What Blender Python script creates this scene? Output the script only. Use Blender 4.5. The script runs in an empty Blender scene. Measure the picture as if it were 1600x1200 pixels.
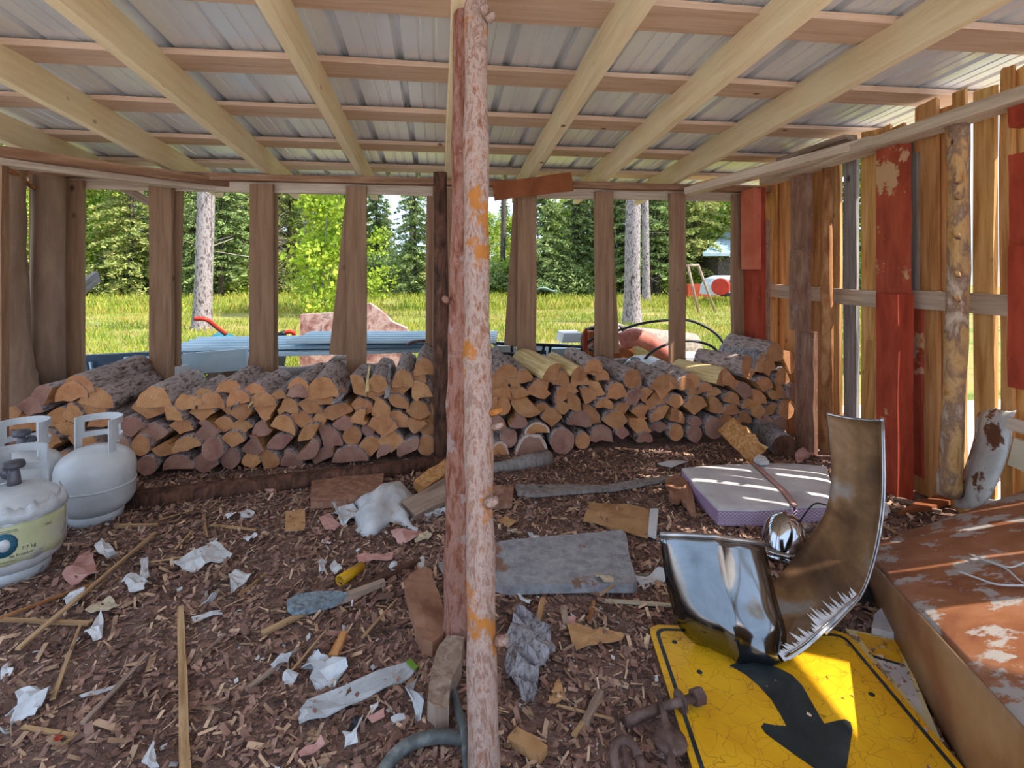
import bpy, math, random
import numpy as np
from mathutils import Vector, Matrix, noise

R = random.Random(7)
SC = bpy.context.scene
COL = SC.collection

# ------------------------------------------------------------------ camera
F = 816.0            # focal length in pixels of a 1600 px wide frame
H = 1.15             # camera height
YAW = math.radians(7.9)
cam_d = bpy.data.cameras.new('camera'); cam = bpy.data.objects.new('camera', cam_d); COL.objects.link(cam)
cam_d.sensor_width = 36; cam_d.lens = 36*F/1600; cam_d.shift_y = -178/1600
cam_d.clip_start = .05; cam_d.clip_end = 300
cam.location = (0, 0, H); cam.rotation_euler = (math.pi/2, 0, -YAW)
SC.camera = cam

# ------------------------------------------------------------------ world, sun, exposure
SC.view_settings.view_transform = 'Standard'; SC.view_settings.look = 'None'
SC.view_settings.gamma = 1; SC.view_settings.use_curve_mapping = False
SC.view_settings.exposure = 0.68
W = bpy.data.worlds.new('sky'); SC.world = W; W.use_nodes = True
wn = W.node_tree; wn.nodes.clear()
wo = wn.nodes.new('ShaderNodeOutputWorld'); wb = wn.nodes.new('ShaderNodeBackground')
tc = wn.nodes.new('ShaderNodeTexCoord'); sx = wn.nodes.new('ShaderNodeSeparateXYZ'); cr = wn.nodes.new('ShaderNodeValToRGB')
wn.links.new(tc.outputs['Generated'], sx.inputs[0]); wn.links.new(sx.outputs['Z'], cr.inputs[0])
e = cr.color_ramp.elements
e[0].position = 0.0; e[0].color = (.56, .73, 1.0, 1)
e[1].position = .9; e[1].color = (.62, .75, 1.0, 1)
m_ = cr.color_ramp.elements.new(.2); m_.color = (.60, .76, 1.0, 1)
wn.links.new(cr.outputs[0], wb.inputs[0]); wb.inputs[1].default_value = 1.25
wn.links.new(wb.outputs[0], wo.inputs[0])
sun_d = bpy.data.lights.new('sun', 'SUN'); sun_d.energy = 5.5; sun_d.color = (1, .94, .84); sun_d.angle = .009
sun = bpy.data.objects.new('sun', sun_d); COL.objects.link(sun)
el = math.radians(47)
sv = Vector((-.89*math.cos(el), .45*math.cos(el), -math.sin(el)))
sun.rotation_euler = sv.to_track_quat('-Z', 'Y').to_euler(); sun.location = (6, -3, 8)

# ------------------------------------------------------------------ where things stand
CY, SY = math.cos(YAW), math.sin(YAW)
def ray(px, py):
    u = (px-800)/F
    return Vector((u*CY+SY, CY-u*SY, (422-py)/F))
def T(px, py, t): return Vector((0, 0, H)) + ray(px, py)*t
def G(px, py, z=0.0):
    r = ray(px, py); return T(px, py, (z-H)/r.z)
def AY(px, py, Y):
    r = ray(px, py); return T(px, py, Y/r.y)
def AX(px, py, X):
    r = ray(px, py); return T(px, py, X/r.x)

# ------------------------------------------------------------------ materials
def S(h):
    h = h.lstrip('#'); c = [int(h[i:i+2], 16)/255 for i in (0, 2, 4)]
    return tuple(x/12.92 if x <= .04045 else ((x+.055)/1.055)**2.4 for x in c) + (1,)
MATS = {}
def mat(name, cols, scale=6, st=(1, 1, 1), rough=.85, bump=.25, bscale=None, metal=0, var=.0, detail=6, lo=.33, hi=.67,
        island=False, knots=None, peel=None, crack=None, trans=0, rings=False, spec=.3, dist=.02, nrough=.6, hue=0):
    m = bpy.data.materials.new(name); m.use_nodes = True; MATS[name] = m
    n = m.node_tree; N = n.nodes; L = n.links
    P = N['Principled BSDF']
    P.inputs['Roughness'].default_value = rough; P.inputs['Metallic'].default_value = metal
    P.inputs['Specular IOR Level'].default_value = spec
    c = N.new('ShaderNodeTexCoord'); oi = N.new('ShaderNodeObjectInfo')
    ad = N.new('ShaderNodeVectorMath'); ad.operation = 'ADD'
    ml = N.new('ShaderNodeVectorMath'); ml.operation = 'SCALE'; ml.inputs[0].default_value = (7.3, 11.1, 5.7)
    L.new(oi.outputs['Random'], ml.inputs['Scale']); L.new(c.outputs['Object'], ad.inputs[0]); L.new(ml.outputs[0], ad.inputs[1])
    mp = N.new('ShaderNodeMapping'); mp.inputs['Scale'].default_value = st; L.new(ad.outputs[0], mp.inputs[0])
    nz = N.new('ShaderNodeTexNoise'); nz.inputs['Scale'].default_value = scale; nz.inputs['Detail'].default_value = detail
    nz.inputs['Roughness'].default_value = nrough; nz.inputs['Distortion'].default_value = .4
    L.new(mp.outputs[0], nz.inputs['Vector'])
    rp = N.new('ShaderNodeValToRGB'); L.new(nz.outputs['Fac'], rp.inputs[0])
    el_ = rp.color_ramp.elements
    k = len(cols)
    while len(el_) < k: el_.new(.5)
    for i, h in enumerate(cols):
        el_[i].position = lo+(hi-lo)*i/max(1, k-1); el_[i].color = S(h)
    out = rp.outputs[0]
    def mix(fac, a, b, mode='MIX'):
        x = N.new('ShaderNodeMix'); x.data_type = 'RGBA'; x.blend_type = mode
        for s, v in ((x.inputs[0], fac), (x.inputs[6], a), (x.inputs[7], b)):
            if hasattr(v, 'links'): L.new(v, s)
            else: s.default_value = v
        return x.outputs[2]
    def ramp(src, a, b):
        r = N.new('ShaderNodeMapRange'); r.inputs[1].default_value = a; r.inputs[2].default_value = b; L.new(src, r.inputs[0]); return r.outputs[0]
    if rings:
        wv = N.new('ShaderNodeTexWave'); wv.wave_type = 'RINGS'; wv.rings_direction = 'Y'; wv.inputs['Scale'].default_value = 22
        wv.inputs['Distortion'].default_value = 3; wv.inputs['Detail'].default_value = 2; L.new(c.outputs['Object'], wv.inputs[0])
        out = mix(ramp(wv.outputs['Fac'], 0, 3.2), out, S(cols[0]))
    if knots:
        vo = N.new('ShaderNodeTexVoronoi'); vo.inputs['Scale'].default_value = knots[1]
        mp2 = N.new('ShaderNodeMapping'); mp2.inputs['Scale'].default_value = (1, 1, .7); L.new(ad.outputs[0], mp2.inputs[0]); L.new(mp2.outputs[0], vo.inputs[0])
        out = mix(ramp(vo.outputs['Distance'], .085, .03), out, S(knots[0]))
    if peel:   # (colour, threshold, scale)
        n2 = N.new('ShaderNodeTexNoise'); n2.inputs['Scale'].default_value = peel[2]; n2.inputs['Detail'].default_value = 8; n2.inputs['Roughness'].default_value = .65
        L.new(ad.outputs[0], n2.inputs[0]); out = mix(ramp(n2.outputs['Fac'], peel[1], peel[1]+.04), out, S(peel[0]))
    if crack:  # (colour, scale, width)
        vo = N.new('ShaderNodeTexVoronoi'); vo.feature = 'DISTANCE_TO_EDGE'; vo.inputs['Scale'].default_value = crack[1]
        n3 = N.new('ShaderNodeTexNoise'); n3.inputs['Scale'].default_value = 9; L.new(ad.outputs[0], n3.inputs[0])
        m3 = N.new('ShaderNodeVectorMath'); m3.operation = 'MULTIPLY_ADD'; L.new(n3.outputs['Color'], m3.inputs[0]); m3.inputs[1].default_value = (.12,)*3; L.new(ad.outputs[0], m3.inputs[2])
        L.new(m3.outputs[0], vo.inputs[0])
        out = mix(ramp(vo.outputs['Distance'], crack[2], 0), out, S(crack[0]))
    if var or island or hue:
        hs = N.new('ShaderNodeHueSaturation')
        if island:
            g = N.new('ShaderNodeNewGeometry'); src = g.outputs['Random Per Island']
        else: src = oi.outputs['Random']
        r = N.new('ShaderNodeMapRange'); r.inputs[3].default_value = 1-var; r.inputs[4].default_value = 1+var; L.new(src, r.inputs[0])
        L.new(r.outputs[0], hs.inputs['Value']); L.new(out, hs.inputs['Color']); out = hs.outputs[0]
        if hue:
            r2 = N.new('ShaderNodeMapRange'); r2.inputs[3].default_value = .5-hue; r2.inputs[4].default_value = .5+hue
            mm = N.new('ShaderNodeMath'); mm.operation = 'FRACT'; m4 = N.new('ShaderNodeMath'); m4.operation = 'MULTIPLY'; m4.inputs[1].default_value = 17.3
            L.new(src, m4.inputs[0]); L.new(m4.outputs[0], mm.inputs[0]); L.new(mm.outputs[0], r2.inputs[0]); L.new(r2.outputs[0], hs.inputs['Hue'])
    L.new(out, P.inputs['Base Color'])
    if bump:
        nb = nz
        if bscale:
            nb = N.new('ShaderNodeTexNoise'); nb.inputs['Scale'].default_value = bscale; nb.inputs['Detail'].default_value = 5; nb.inputs['Roughness'].default_value = .65; L.new(mp.outputs[0], nb.inputs['Vector'])
        b = N.new('ShaderNodeBump'); b.inputs['Strength'].default_value = bump; b.inputs['Distance'].default_value = dist
        L.new(nb.outputs['Fac'], b.inputs['Height']); L.new(b.outputs[0], P.inputs['Normal'])
    if trans:
        tr = N.new('ShaderNodeBsdfTranslucent'); L.new(out, tr.inputs[0]); ms = N.new('ShaderNodeMixShader'); ms.inputs[0].default_value = trans
        L.new(P.outputs[0], ms.inputs[1]); L.new(tr.outputs[0], ms.inputs[2]); L.new(ms.outputs[0], N['Material Output'].inputs[0])
    return m
GZ = (7, 7, .55)   # grain along local z
mat('rafter_wood', ['#d6bf95', '#e6d2aa', '#efdfbd'], 5, GZ, lo=.2, hi=.8, knots=('#7a5b3c', 5), bump=.15, var=.06)
mat('purlin_wood', ['#bb9880', '#d3b49b', '#e0c6b0'], 5, GZ, lo=.2, hi=.8, knots=('#6e4c38', 5), bump=.15, var=.06)
mat('stud_wood', ['#785a42', '#957358', '#a9896c'], 5, GZ, lo=.2, hi=.8, knots=('#4d3225', 4), bump=.2, var=.08)
mat('plate_wood', ['#7c5a40', '#916c52', '#a98568'], 5, GZ, knots=('#4d3225', 4), bump=.2, var=.05)
mat('pale_wood', ['#a99580', '#c4b09a', '#d3c2ac'], 5, GZ, knots=('#6b5340', 4), bump=.2, var=.06)
mat('honey_wood', ['#a8743f', '#cf9a5c', '#e2b679'], 4, GZ, knots=('#6a3b1c', 5), bump=.2, var=.12, hue=.01)
mat('grey_wood', ['#77706c', '#8f8883', '#a29b95'], 6, GZ, knots=('#4a423d', 4), bump=.2, var=.05)
mat('mauve_wood', ['#7e5a49', '#946c58', '#aa866f'], 8, (3, 3, .8), bump=.25, var=.08, peel=('#9d8a80', .6, 30))
mat('red_paint', ['#8d3520', '#a2412a', '#b04b31'], 6, (3, 3, .8), bump=.12, var=.05, peel=('#b98d6b', .66, 9))
mat('worn_red_paint', ['#94412b', '#a64c33', '#b3573c'], 6, (3, 3, .8), bump=.2, peel=('#c59d76', .575, 7))
mat('salmon_paint', ['#bb5b42', '#c66a50', '#cc7458'], 5, bump=.1)
mat('sapling_bark', ['#7d4f2e', '#a06c42', '#bd8d5e'], 8, (3, 3, 1), bump=.35, var=.05)
mat('birch_pole', ['#a8743c', '#caa06a', '#8a6b55', '#c9b39a'], 9, (1.4, 1.4, .8), bump=.4, knots=('#4a2c1c', 7))
mat('red_bark', ['#6f4030', '#99604a', '#b58878', '#8f5d48'], 28, (1.6, 1.6, .5), bump=.9, peel=('#b49a92', .58, 12), detail=10, nrough=.7)
mat('pine_bark', ['#8f5a3e', '#b58a74', '#cdb3a6', '#a37c69', '#c9a491'], 30, (1.5, 1.5, .55), bump=.9, peel=('#cc8440', .54, 6), detail=10, nrough=.7)
mat('dark_bark', ['#35241c', '#5a3c2e', '#75513f'], 18, (1.5, 1.5, .5), bump=.6)
mat('shed_log', ['#7d6251', '#9a7f6b', '#b39a82'], 9, (1.5, 1.5, .35), bump=.15, detail=9, lo=.2, hi=.8)
mat('log_bark', ['#43352e', '#8f7c74', '#b7a69f', '#75605a'], 30, (1.6, .55, 1.6), bump=.9, dist=.012, var=.1, detail=8)
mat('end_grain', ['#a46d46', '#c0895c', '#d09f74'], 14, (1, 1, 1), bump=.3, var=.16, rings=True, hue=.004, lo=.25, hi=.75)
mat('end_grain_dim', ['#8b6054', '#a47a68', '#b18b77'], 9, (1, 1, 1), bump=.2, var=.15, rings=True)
mat('split_wood', ['#a8703e', '#c8945c', '#d8b07c'], 7, (9, .6, 9), bump=.3, var=.15)
mat('split_pale', ['#c9a76a', '#dcc288', '#ead9a8'], 7, (9, .6, 9), bump=.3)
mat('rim_pale', ['#cbb2a0', '#d8c4b4', '#c0a592'], 20, bump=.2)
mat('ground', ['#513d35', '#85675a', '#a08375', '#6d5348'], 9, (1, 1, 1), bump=.9, bscale=45, detail=12, nrough=.75, dist=.03, lo=.3, hi=.72)
mat('grass_soil', ['#4a5c26', '#7f8a3c', '#a08c54', '#5f7430'], .8, (1, 1.8, 1), bump=.5, bscale=30, detail=12, nrough=.7)  # dark green mottling stands in for tree shadows; ochre patches are its own
mat('bounce_gravel', ['#c4beb6', '#d0cac3', '#dcd7d0'], 6, bump=.4, bscale=60)  # pale surface added outside to bounce sunlight into the shed
mat('grass_blade', ['#6a842c', '#98a03c', '#bfac5c'], 1.2, (1, 1.5, 1), bump=0, island=True, var=.3, hue=.03, trans=.35)
mat('leaf_light', ['#7d993c', '#a5b84e', '#c0c966'], 2.0, bump=0, island=True, var=.35, hue=.03, trans=.4)
mat('leaf_birch', ['#7e9a2c', '#a3b83a', '#bccb54'], 3.0, bump=0, island=True, var=.3, hue=.02, trans=.4)
mat('leaf_olive', ['#7c8a48', '#a0a95e', '#b9b678'], 2.0, bump=0, island=True, var=.35, hue=.03, trans=.3)
mat('needle', ['#66794a', '#87995c', '#a7b776'], 2.5, bump=0, island=True, var=.35, hue=.02, trans=.2)
mat('twig', ['#736a60', '#8d8379', '#a59a8f'], 6, bump=.2, island=True, var=.2)
mat('trunk_grey', ['#4a403e', '#83797a', '#a39896', '#655858'], 14, (1.3, 1.3, .6), bump=.8, lo=.36, hi=.62)
mat('trunk_dark', ['#35302c', '#544a43', '#6f655c'], 12, (2, 2, .6), bump=.6)
mat('roof_metal', ['#dde1e6', '#e5e8ec', '#eceff2'], 3, (1, .3, 1), rough=.33, bump=.04, metal=.3, spec=.5, var=.03)
mat('white_enamel', ['#b4b8bb', '#c8cccd', '#d5d8d8'], 4, rough=.35, bump=.03, spec=.5, peel=('#8f8d88', .74, 40))
mat('fender_white', ['#a9adab', '#c3c6c3', '#d3d5d2'], 7, rough=.45, bump=.1, peel=('#6f4a36', .57, 7))
mat('label_paper', ['#b3b588', '#c4c59a', '#bdbcae'], 5, rough=.6, bump=.15, peel=('#a9a6a4', .56, 5))
mat('label_blue', ['#28586f', '#2f6a80'], 5, rough=.5, bump=0)
mat('ink', ['#2b2b2b', '#333333'], 5, rough=.6, bump=0)
mat('brass', ['#b48a45', '#c9a15c'], 5, rough=.35, metal=.9)
mat('valve_grey', ['#55545a', '#6f6d74'], 5, rough=.5, metal=.5)
mat('sign_yellow', ['#d99d12', '#e8b01a', '#efbb22'], 5, rough=.42, bump=.03, crack=('#a06f16', 22, .018), peel=('#c99a52', .68, 4), spec=.5)
mat('sign_cream', ['#d9b45e', '#dfcf98', '#c9c3b4'], 5, rough=.6, bump=.1)
mat('sign_black', ['#20282a', '#2d3537', '#3c4446'], 9, rough=.5, bump=.05, peel=('#6d7474', .68, 22))
mat('dark_reflect_chrome', ['#5f6468', '#7c8186', '#8b9094'], 4, rough=.14, metal=1, bump=.06)  # chrome colour darkened to stand in for the dark floor it reflects
mat('chrome', ['#a9adb2', '#c2c5c9'], 3, rough=.09, metal=1, bump=.02)
mat('dull_chrome', ['#8f9296', '#b5b7b9', '#c9cbcc'], 9, rough=.3, metal=.85, bump=.1, peel=('#7d6a55', .62, 8))
mat('bumper_inside', ['#4d3a2b', '#6b5038', '#8a6a48', '#9a9690'], 3.5, (1, 1, 1), rough=.5, metal=.35, bump=.12, detail=10)
mat('torn_rim', ['#b9bcc0', '#d8dadc', '#edeff0'], 20, rough=.4, bump=.4)
mat('rusty_steel', ['#7e4a30', '#95603f', '#a8765a'], 5, rough=.6, bump=.2, peel=('#a8a09a', .53, 9), detail=10, spec=.4)
mat('rusty_side', ['#86583a', '#9b7450', '#ab8a63'], 4, (1, 1, 1), rough=.55, bump=.1, detail=9)
mat('rust_iron', ['#4f3d38', '#6d5750', '#857068'], 20, rough=.7, bump=.4, metal=.3)
mat('foam_white', ['#b5b0b2', '#cbc7c8', '#d6d3d2'], 5, rough=.8, bump=.15, peel=('#9c8f90', .68, 6))
mat('foam_grey', ['#86868a', '#9b9b9e', '#aaaaac'], 28, rough=.95, bump=.35, peel=('#8a6a58', .6, 5))
mat('paper_white', ['#b9bcbe', '#cfd1d2', '#dadbdb'], 9, rough=.7, bump=.2, var=.08)
mat('paper_pink', ['#b58379', '#c6968c', '#cfa59b'], 9, rough=.8, bump=.2, var=.1)
mat('cardboard', ['#a57b50', '#b98f62', '#c49c70'], 9, rough=.9, bump=.12, var=.08)
mat('cream_card', ['#bfb092', '#d0c3a8'], 9, rough=.85, bump=.1)
mat('plastic_clear', ['#a4a9ac', '#bfc4c7', '#d0d4d6'], 9, rough=.25, bump=.35, spec=.6)
mat('plastic_yellow', ['#b88a14', '#cf9f1c'], 9, rough=.4, bump=.05)
mat('blue_grey', ['#5d6a72', '#84939b', '#9aa6ab'], 60, rough=.7, bump=.6)
mat('silver_bark', ['#4b4547', '#7b7678', '#a8a4a6', '#5e5556'], 12, (4, 4, 1), rough=.6, bump=.6)
mat('weathered_wood', ['#7a6455', '#9b8574', '#b09c8a'], 5, GZ, bump=.4, var=.08)
mat('brown_slab', ['#7e5540', '#946a52', '#a57c62'], 6, bump=.3)
mat('straw', ['#8f6e4c', '#ad8b64', '#c4a47c'], 8, GZ, bump=.3, var=.12)
mat('chip_dark', ['#664c41', '#8a695b', '#a78777'], 9, bump=0, island=True, var=.45)
mat('chip_tan', ['#a4866c', '#bd9d80', '#d2b699'], 9, bump=0, island=True, var=.35)
mat('chip_white', ['#a9a5a3', '#c6c4c2', '#d5d5d5'], 9, bump=0, island=True, var=.25)
mat('rubber_black', ['#1d2022', '#2b2f31'], 9, rough=.45, bump=.05)
mat('rubber_grey', ['#3f4444', '#5c6160', '#8d908e'], 12, rough=.5, bump=.1)
mat('teal_tarp', ['#115a66', '#1c7684', '#2b8d98'], 7, rough=.5, bump=.2)
mat('navy_steel', ['#263a4a', '#30475a', '#3c566b'], 4, rough=.45, bump=.05, peel=('#8fa0ac', .7, 12))
mat('sky_blue_metal', ['#a3bfcc', '#b5cdd8', '#c6d9e1'], 3, rough=.35, metal=.1, bump=.04, spec=.5)
mat('white_plastic', ['#c3c6c8', '#d8dadb'], 5, rough=.4, bump=.05)
mat('red_plastic', ['#a8301f', '#c23a26'], 5, rough=.4, bump=.02)
mat('terracotta', ['#a85e50', '#b96f60', '#c47d6d'], 20, rough=.6, bump=.2)
mat('pink_stone', ['#7e5550', '#ab8278', '#cdaea2', '#75585a'], 9, bump=.4, detail=10)
mat('mesh_beige', ['#7d6f63', '#978a7d', '#a89b8e'], 30, bump=.5)
mat('orange_wood', ['#b86a34', '#cc8247'], 6, bump=.1)
mat('chevron_cloth', ['#a487a8', '#b49ab8'], 9, rough=.9, bump=.1)
mat('chevron_pale', ['#cdbccf', '#d6c8d8'], 9, rough=.9, bump=.1)
mat('car_white', ['#b9c4c6', '#d0d8d8'], 3, rough=.3, bump=0)
mat('cabin_roof', ['#7f97a3', '#93aab4', '#a9bcc3'], 3, rough=.4, bump=.1)

# ------------------------------------------------------------------ mesh helpers
def mesh(name, vs, fs, mats, mi=None, smooth=False):
    me = bpy.data.meshes.new(name); me.from_pydata([tuple(v) for v in vs], [], fs); 
    for m in (mats if isinstance(mats, (list, tuple)) else [mats]): me.materials.append(MATS[m])
    if mi: me.polygons.foreach_set('material_index', mi)
    if smooth: me.polygons.foreach_set('use_smooth', [True]*len(fs))
    me.update(); return me
def put(name, me, parent=None, mw=None, loc=None, label=None, cat=None, group=None, kind=None):
    o = bpy.data.objects.new(name, me); COL.objects.link(o)
    if mw is None and loc is not None: mw = Matrix.Translation(loc)
    if parent is not None:
        o.parent = parent
        pw = PW.get(parent.name, Matrix())
        if mw is None: mw = Matrix() if me is not None else pw
        o.matrix_basis = pw.inverted() @ mw
    else:
        mw = mw if mw is not None else Matrix(); o.matrix_basis = mw
    PW[o.name] = mw.copy()
    if label: o['label'] = label
    if cat: o['category'] = cat
    if group: o['group'] = group
    if kind: o['kind'] = kind
    return o
PW = {}
def empty(name, loc=(0, 0, 0), **k):
    o = put(name, None, loc=Vector(loc), **k); o.empty_display_size = .1; return o
def frame(p0, p1, wdir=None):
    """matrix whose z runs p0->p1 and whose x is near wdir; origin at p0"""
    z = (p1-p0).normalized(); w = Vector(wdir) if wdir else (Vector((1, 0, 0)) if abs(z.x) < .9 else Vector((0, 1, 0)))
    x = (w - z*w.dot(z)).normalized(); y = z.cross(x)
    m = Matrix((x, y, z)).transposed().to_4x4(); m.translation = p0; return m
def board_mesh(L, w, t, m, wob=.004, seg=4, rnd=None, taper=1, ends=0, bow=0):
    r = rnd or R; vs = []; fs = []
    for i in range(seg+1):
        k = i/seg; a = w*(1+(taper-1)*k); b0 = bow*math.sin(math.pi*k)
        zo = L*k
        for j, (sx_, sy_) in enumerate(((-1, -1), (1, -1), (1, 1), (-1, 1))):
            dz = 0
            if ends and i in (0, seg): dz = r.uniform(-ends, ends)
            vs.append((sx_*a/2+b0+r.uniform(-wob, wob), sy_*t/2+r.uniform(-wob, wob)*.25, zo+dz))
    for i in range(seg):
        for j in range(4):
            a = i*4+j; b = i*4+(j+1) % 4; fs.append((a, b, b+4, a+4))
    fs.append((3, 2, 1, 0)); n = seg*4; fs.append((n, n+1, n+2, n+3))
    return mesh('board', vs, fs, m)
def board(name, p0, p1, w, t, m, parent=None, wdir=None, **k):
    kw = {q: k.pop(q) for q in ('wob', 'seg', 'taper', 'ends', 'bow') if q in k}
    return put(name, board_mesh((p1-p0).length, w, t, m, **kw), parent, mw=frame(p0, p1, wdir), **k)
def tube_mesh(pts, rads, m, n=10, rough=0, caps=True, smooth=True, seed=0, cm=None):
    pts = [Vector(p) for p in pts]; vs = []; fs = []; mi = []
    rr = random.Random(seed); K = len(pts)
    up = None
    for i, p in enumerate(pts):
        d = (pts[min(i+1, K-1)]-pts[max(i-1, 0)]).normalized()
        if up is None: up = Vector((0, 0, 1)) if abs(d.z) < .9 else Vector((1, 0, 0))
        x = (up-d*up.dot(d)).normalized(); y = d.cross(x); up = x
        ra = rads[i] if isinstance(rads, (list, tuple)) else rads
        for j in range(n):
            a = 2*math.pi*j/n; q = ra*(1+(rough*(noise.noise(Vector((math.cos(a)*1.5, math.sin(a)*1.5, i*.6+seed*9)))) if rough else 0))
            vs.append(p+x*math.cos(a)*q+y*math.sin(a)*q)
    for i in range(K-1):
        for j in range(n):
            a = i*n+j; b = i*n+(j+1) % n; fs.append((a, b, b+n, a+n)); mi.append(0)
    if caps:
        fs.append(tuple(range(n-1, -1, -1))); fs.append(tuple(range((K-1)*n, K*n))); mi += [1 if cm else 0]*2
    me = mesh('tube', vs, fs, [m, cm] if cm else m, mi)
    if smooth:
        me.polygons.foreach_set('use_smooth', [len(f) == 4 for f in fs])
    return me
def tube(name, pts, rads, m, parent=None, n=10, **k):
    kw = {q: k.pop(q) for q in ('rough', 'caps', 'seed', 'cm', 'smooth') if q in k}
    o = Vector(pts[0]); pp = [Vector(p)-o for p in pts]
    return put(name, tube_mesh(pp, rads, m, n, **kw), parent, mw=Matrix.Translation(o), **k)
def spline(P, n=8):
    P = [Vector(p) for p in P]; out = []
    for i in range(len(P)-1):
        p0 = P[max(i-1, 0)]; p1 = P[i]; p2 = P[i+1]; p3 = P[min(i+2, len(P)-1)]
        for k in range(n):
            t = k/n; out.append(.5*((2*p1)+(p2-p0)*t+(2*p0-5*p1+4*p2-p3)*t*t+(3*p1-p0-3*p2+p3)*t**3))
    out.append(P[-1]); return out
def lathe_mesh(prof, m, n=32, cx=0, cy=0, smooth=True):
    vs = []; fs = []
    for r_, z in prof:
        for j in range(n):
            a = 2*math.pi*j/n; vs.append((cx+r_*math.cos(a), cy+r_*math.sin(a), z))
    for i in range(len(prof)-1):
        for j in range(n):
            a = i*n+j; b = i*n+(j+1) % n; fs.append((a, b, b+n, a+n))
    if prof[0][0] > .001: fs.append(tuple(range(n-1, -1, -1)))
    if prof[-1][0] > .001: fs.append(tuple(range((len(prof)-1)*n, len(prof)*n)))
    return mesh('lathe', vs, fs, m, smooth=smooth)
def prism_mesh(poly, m, axis, t, mi_side=None):
    """poly: list of Vectors (planar-ish); thickened by vector axis*t"""
    n = len(poly); vs = list(poly)+[p+axis*t for p in poly]
    fs = [tuple(range(n-1, -1, -1)), tuple(range(n, 2*n))]+[(i, (i+1) % n, n+(i+1) % n, n+i) for i in range(n)]
    return mesh('prism', vs, fs, m)
def prism(name, poly, axis, t, m, parent=None, **k):
    o = poly[0].copy(); return put(name, prism_mesh([p-o for p in poly], m, Vector(axis), t), parent, mw=Matrix.Translation(o), **k)
def sheet_mesh(rows, m, t=.004, smooth=True, m2=None, m3=None):
    """grid of points -> thick sheet; m front, m2 back, m3 rim"""
    a = len(rows); b = len(rows[0]); P_ = [[Vector(p) for p in r] for r in rows]; vs = []; nr = []
    for i in range(a):
        for j in range(b):
            du = P_[min(i+1, a-1)][j]-P_[max(i-1, 0)][j]; dv = P_[i][min(j+1, b-1)]-P_[i][max(j-1, 0)]
            q = du.cross(dv); nr.append(q.normalized() if q.length > 1e-9 else Vector((0, 0, 1)))
    for s in (.5, -.5):
        for i in range(a):
            for j in range(b): vs.append(P_[i][j]+nr[i*b+j]*t*s)
    fs = []; mi = []; o = a*b
    for i in range(a-1):
        for j in range(b-1):
            q = i*b+j; fs.append((q, q+b, q+b+1, q+1)); mi.append(0)
            fs.append((o+q, o+q+1, o+q+b+1, o+q+b)); mi.append(1 if m2 else 0)
    e3 = (2 if m2 else 1) if m3 else 0
    for j in range(b-1):
        fs.append((j, j+1, o+j+1, o+j)); q = (a-1)*b+j; fs.append((q+1, q, o+q, o+q+1)); mi += [e3]*2
    for i in range(a-1):
        q = i*b; fs.append((q+b, q, o+q, o+q+b)); q = i*b+b-1; fs.append((q, q+b, o+q+b, o+q)); mi += [e3]*2
    return mesh('sheet', vs, fs, [x for x in (m, m2, m3) if x], mi, smooth)
def sheet(name, rows, m, parent=None, t=.004, m2=None, m3=None, smooth=True, **k):
    o = Vector(rows[0][0]); return put(name, sheet_mesh([[Vector(p)-o for p in r] for r in rows], m, t, smooth, m2, m3), parent, mw=Matrix.Translation(o), **k)
def quads_mesh(name, C, A, B, m):
    """C centres, A and B half-axes: numpy (n,3) -> one mesh of loose quads"""
    n = len(C); v = np.stack([C-A-B, C+A-B, C+A+B, C-A+B], 1).reshape(-1, 3)
    me = bpy.data.meshes.new(name); me.vertices.add(4*n); me.vertices.foreach_set('co', v.ravel().astype(np.float32))
    me.loops.add(4*n); me.loops.foreach_set('vertex_index', np.arange(4*n, dtype=np.int32))
    me.polygons.add(n); me.polygons.foreach_set('loop_start', np.arange(0, 4*n, 4, dtype=np.int32))
    me.polygons.foreach_set('loop_total', np.full(n, 4, dtype=np.int32)); me.materials.append(MATS[m]); me.update(calc_edges=True); return me
NR = np.random.RandomState(5)
def rand_unit(n):
    v = NR.normal(size=(n, 3)); return v/np.linalg.norm(v, axis=1, keepdims=True)
# ------------------------------------------------------------------ floor (trodden bark litter) and lawn
def grid_ground(name, x0, x1, y0, y1, step, m, f):
    nx = int((x1-x0)/step)+1; ny = int((y1-y0)/step)+1; vs = []; fs = []
    for j in range(ny):
        for i in range(nx):
            x = x0+(x1-x0)*i/(nx-1); y = y0+(y1-y0)*j/(ny-1); vs.append((x, y, f(x, y)))
    for j in range(ny-1):
        for i in range(nx-1):
            a = j*nx+i; fs.append((a, a+1, a+nx+1, a+nx))
    return mesh(name, vs, fs, m, smooth=True)
def fz(x, y):
    return .012*noise.noise(Vector((x*1.7, y*1.7, 0)))+.009*noise.noise(Vector((x*6, y*6, 3)))+.005*noise.noise(Vector((x*17, y*17, 7)))
put('floor', grid_ground('floor', -3.2, 3.2, -.3, 4.1, .035, 'ground', fz), kind='structure')
def lz(x, y): return -.012+.05*noise.noise(Vector((x*.3, y*.3, 1)))*min(1, max(0, (y-5)/4))
put('lawn', grid_ground('lawn', -40, 40, 4.05, 60, .7, 'grass_soil', lz), kind='structure')
# ground outside the shed to both sides, gravel made pale to bounce sunlight
for n_, x0_, x1_ in (('trim_1', -40, -3.2), ('trim_2', 3.2, 40)):
    o = put('bounce_yard', grid_ground('bounce_yard_side', x0_, x1_, -12, 4.05, .9, 'bounce_gravel', lambda x, y: -.012), kind='structure')
put('bounce_yard', grid_ground('bounce_yard', -3.2, 3.2, -12, -.3, .9, 'bounce_gravel', lambda x, y: -.012), kind='structure')  # unseen front ground, added to throw sunlight up onto the ceiling

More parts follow.
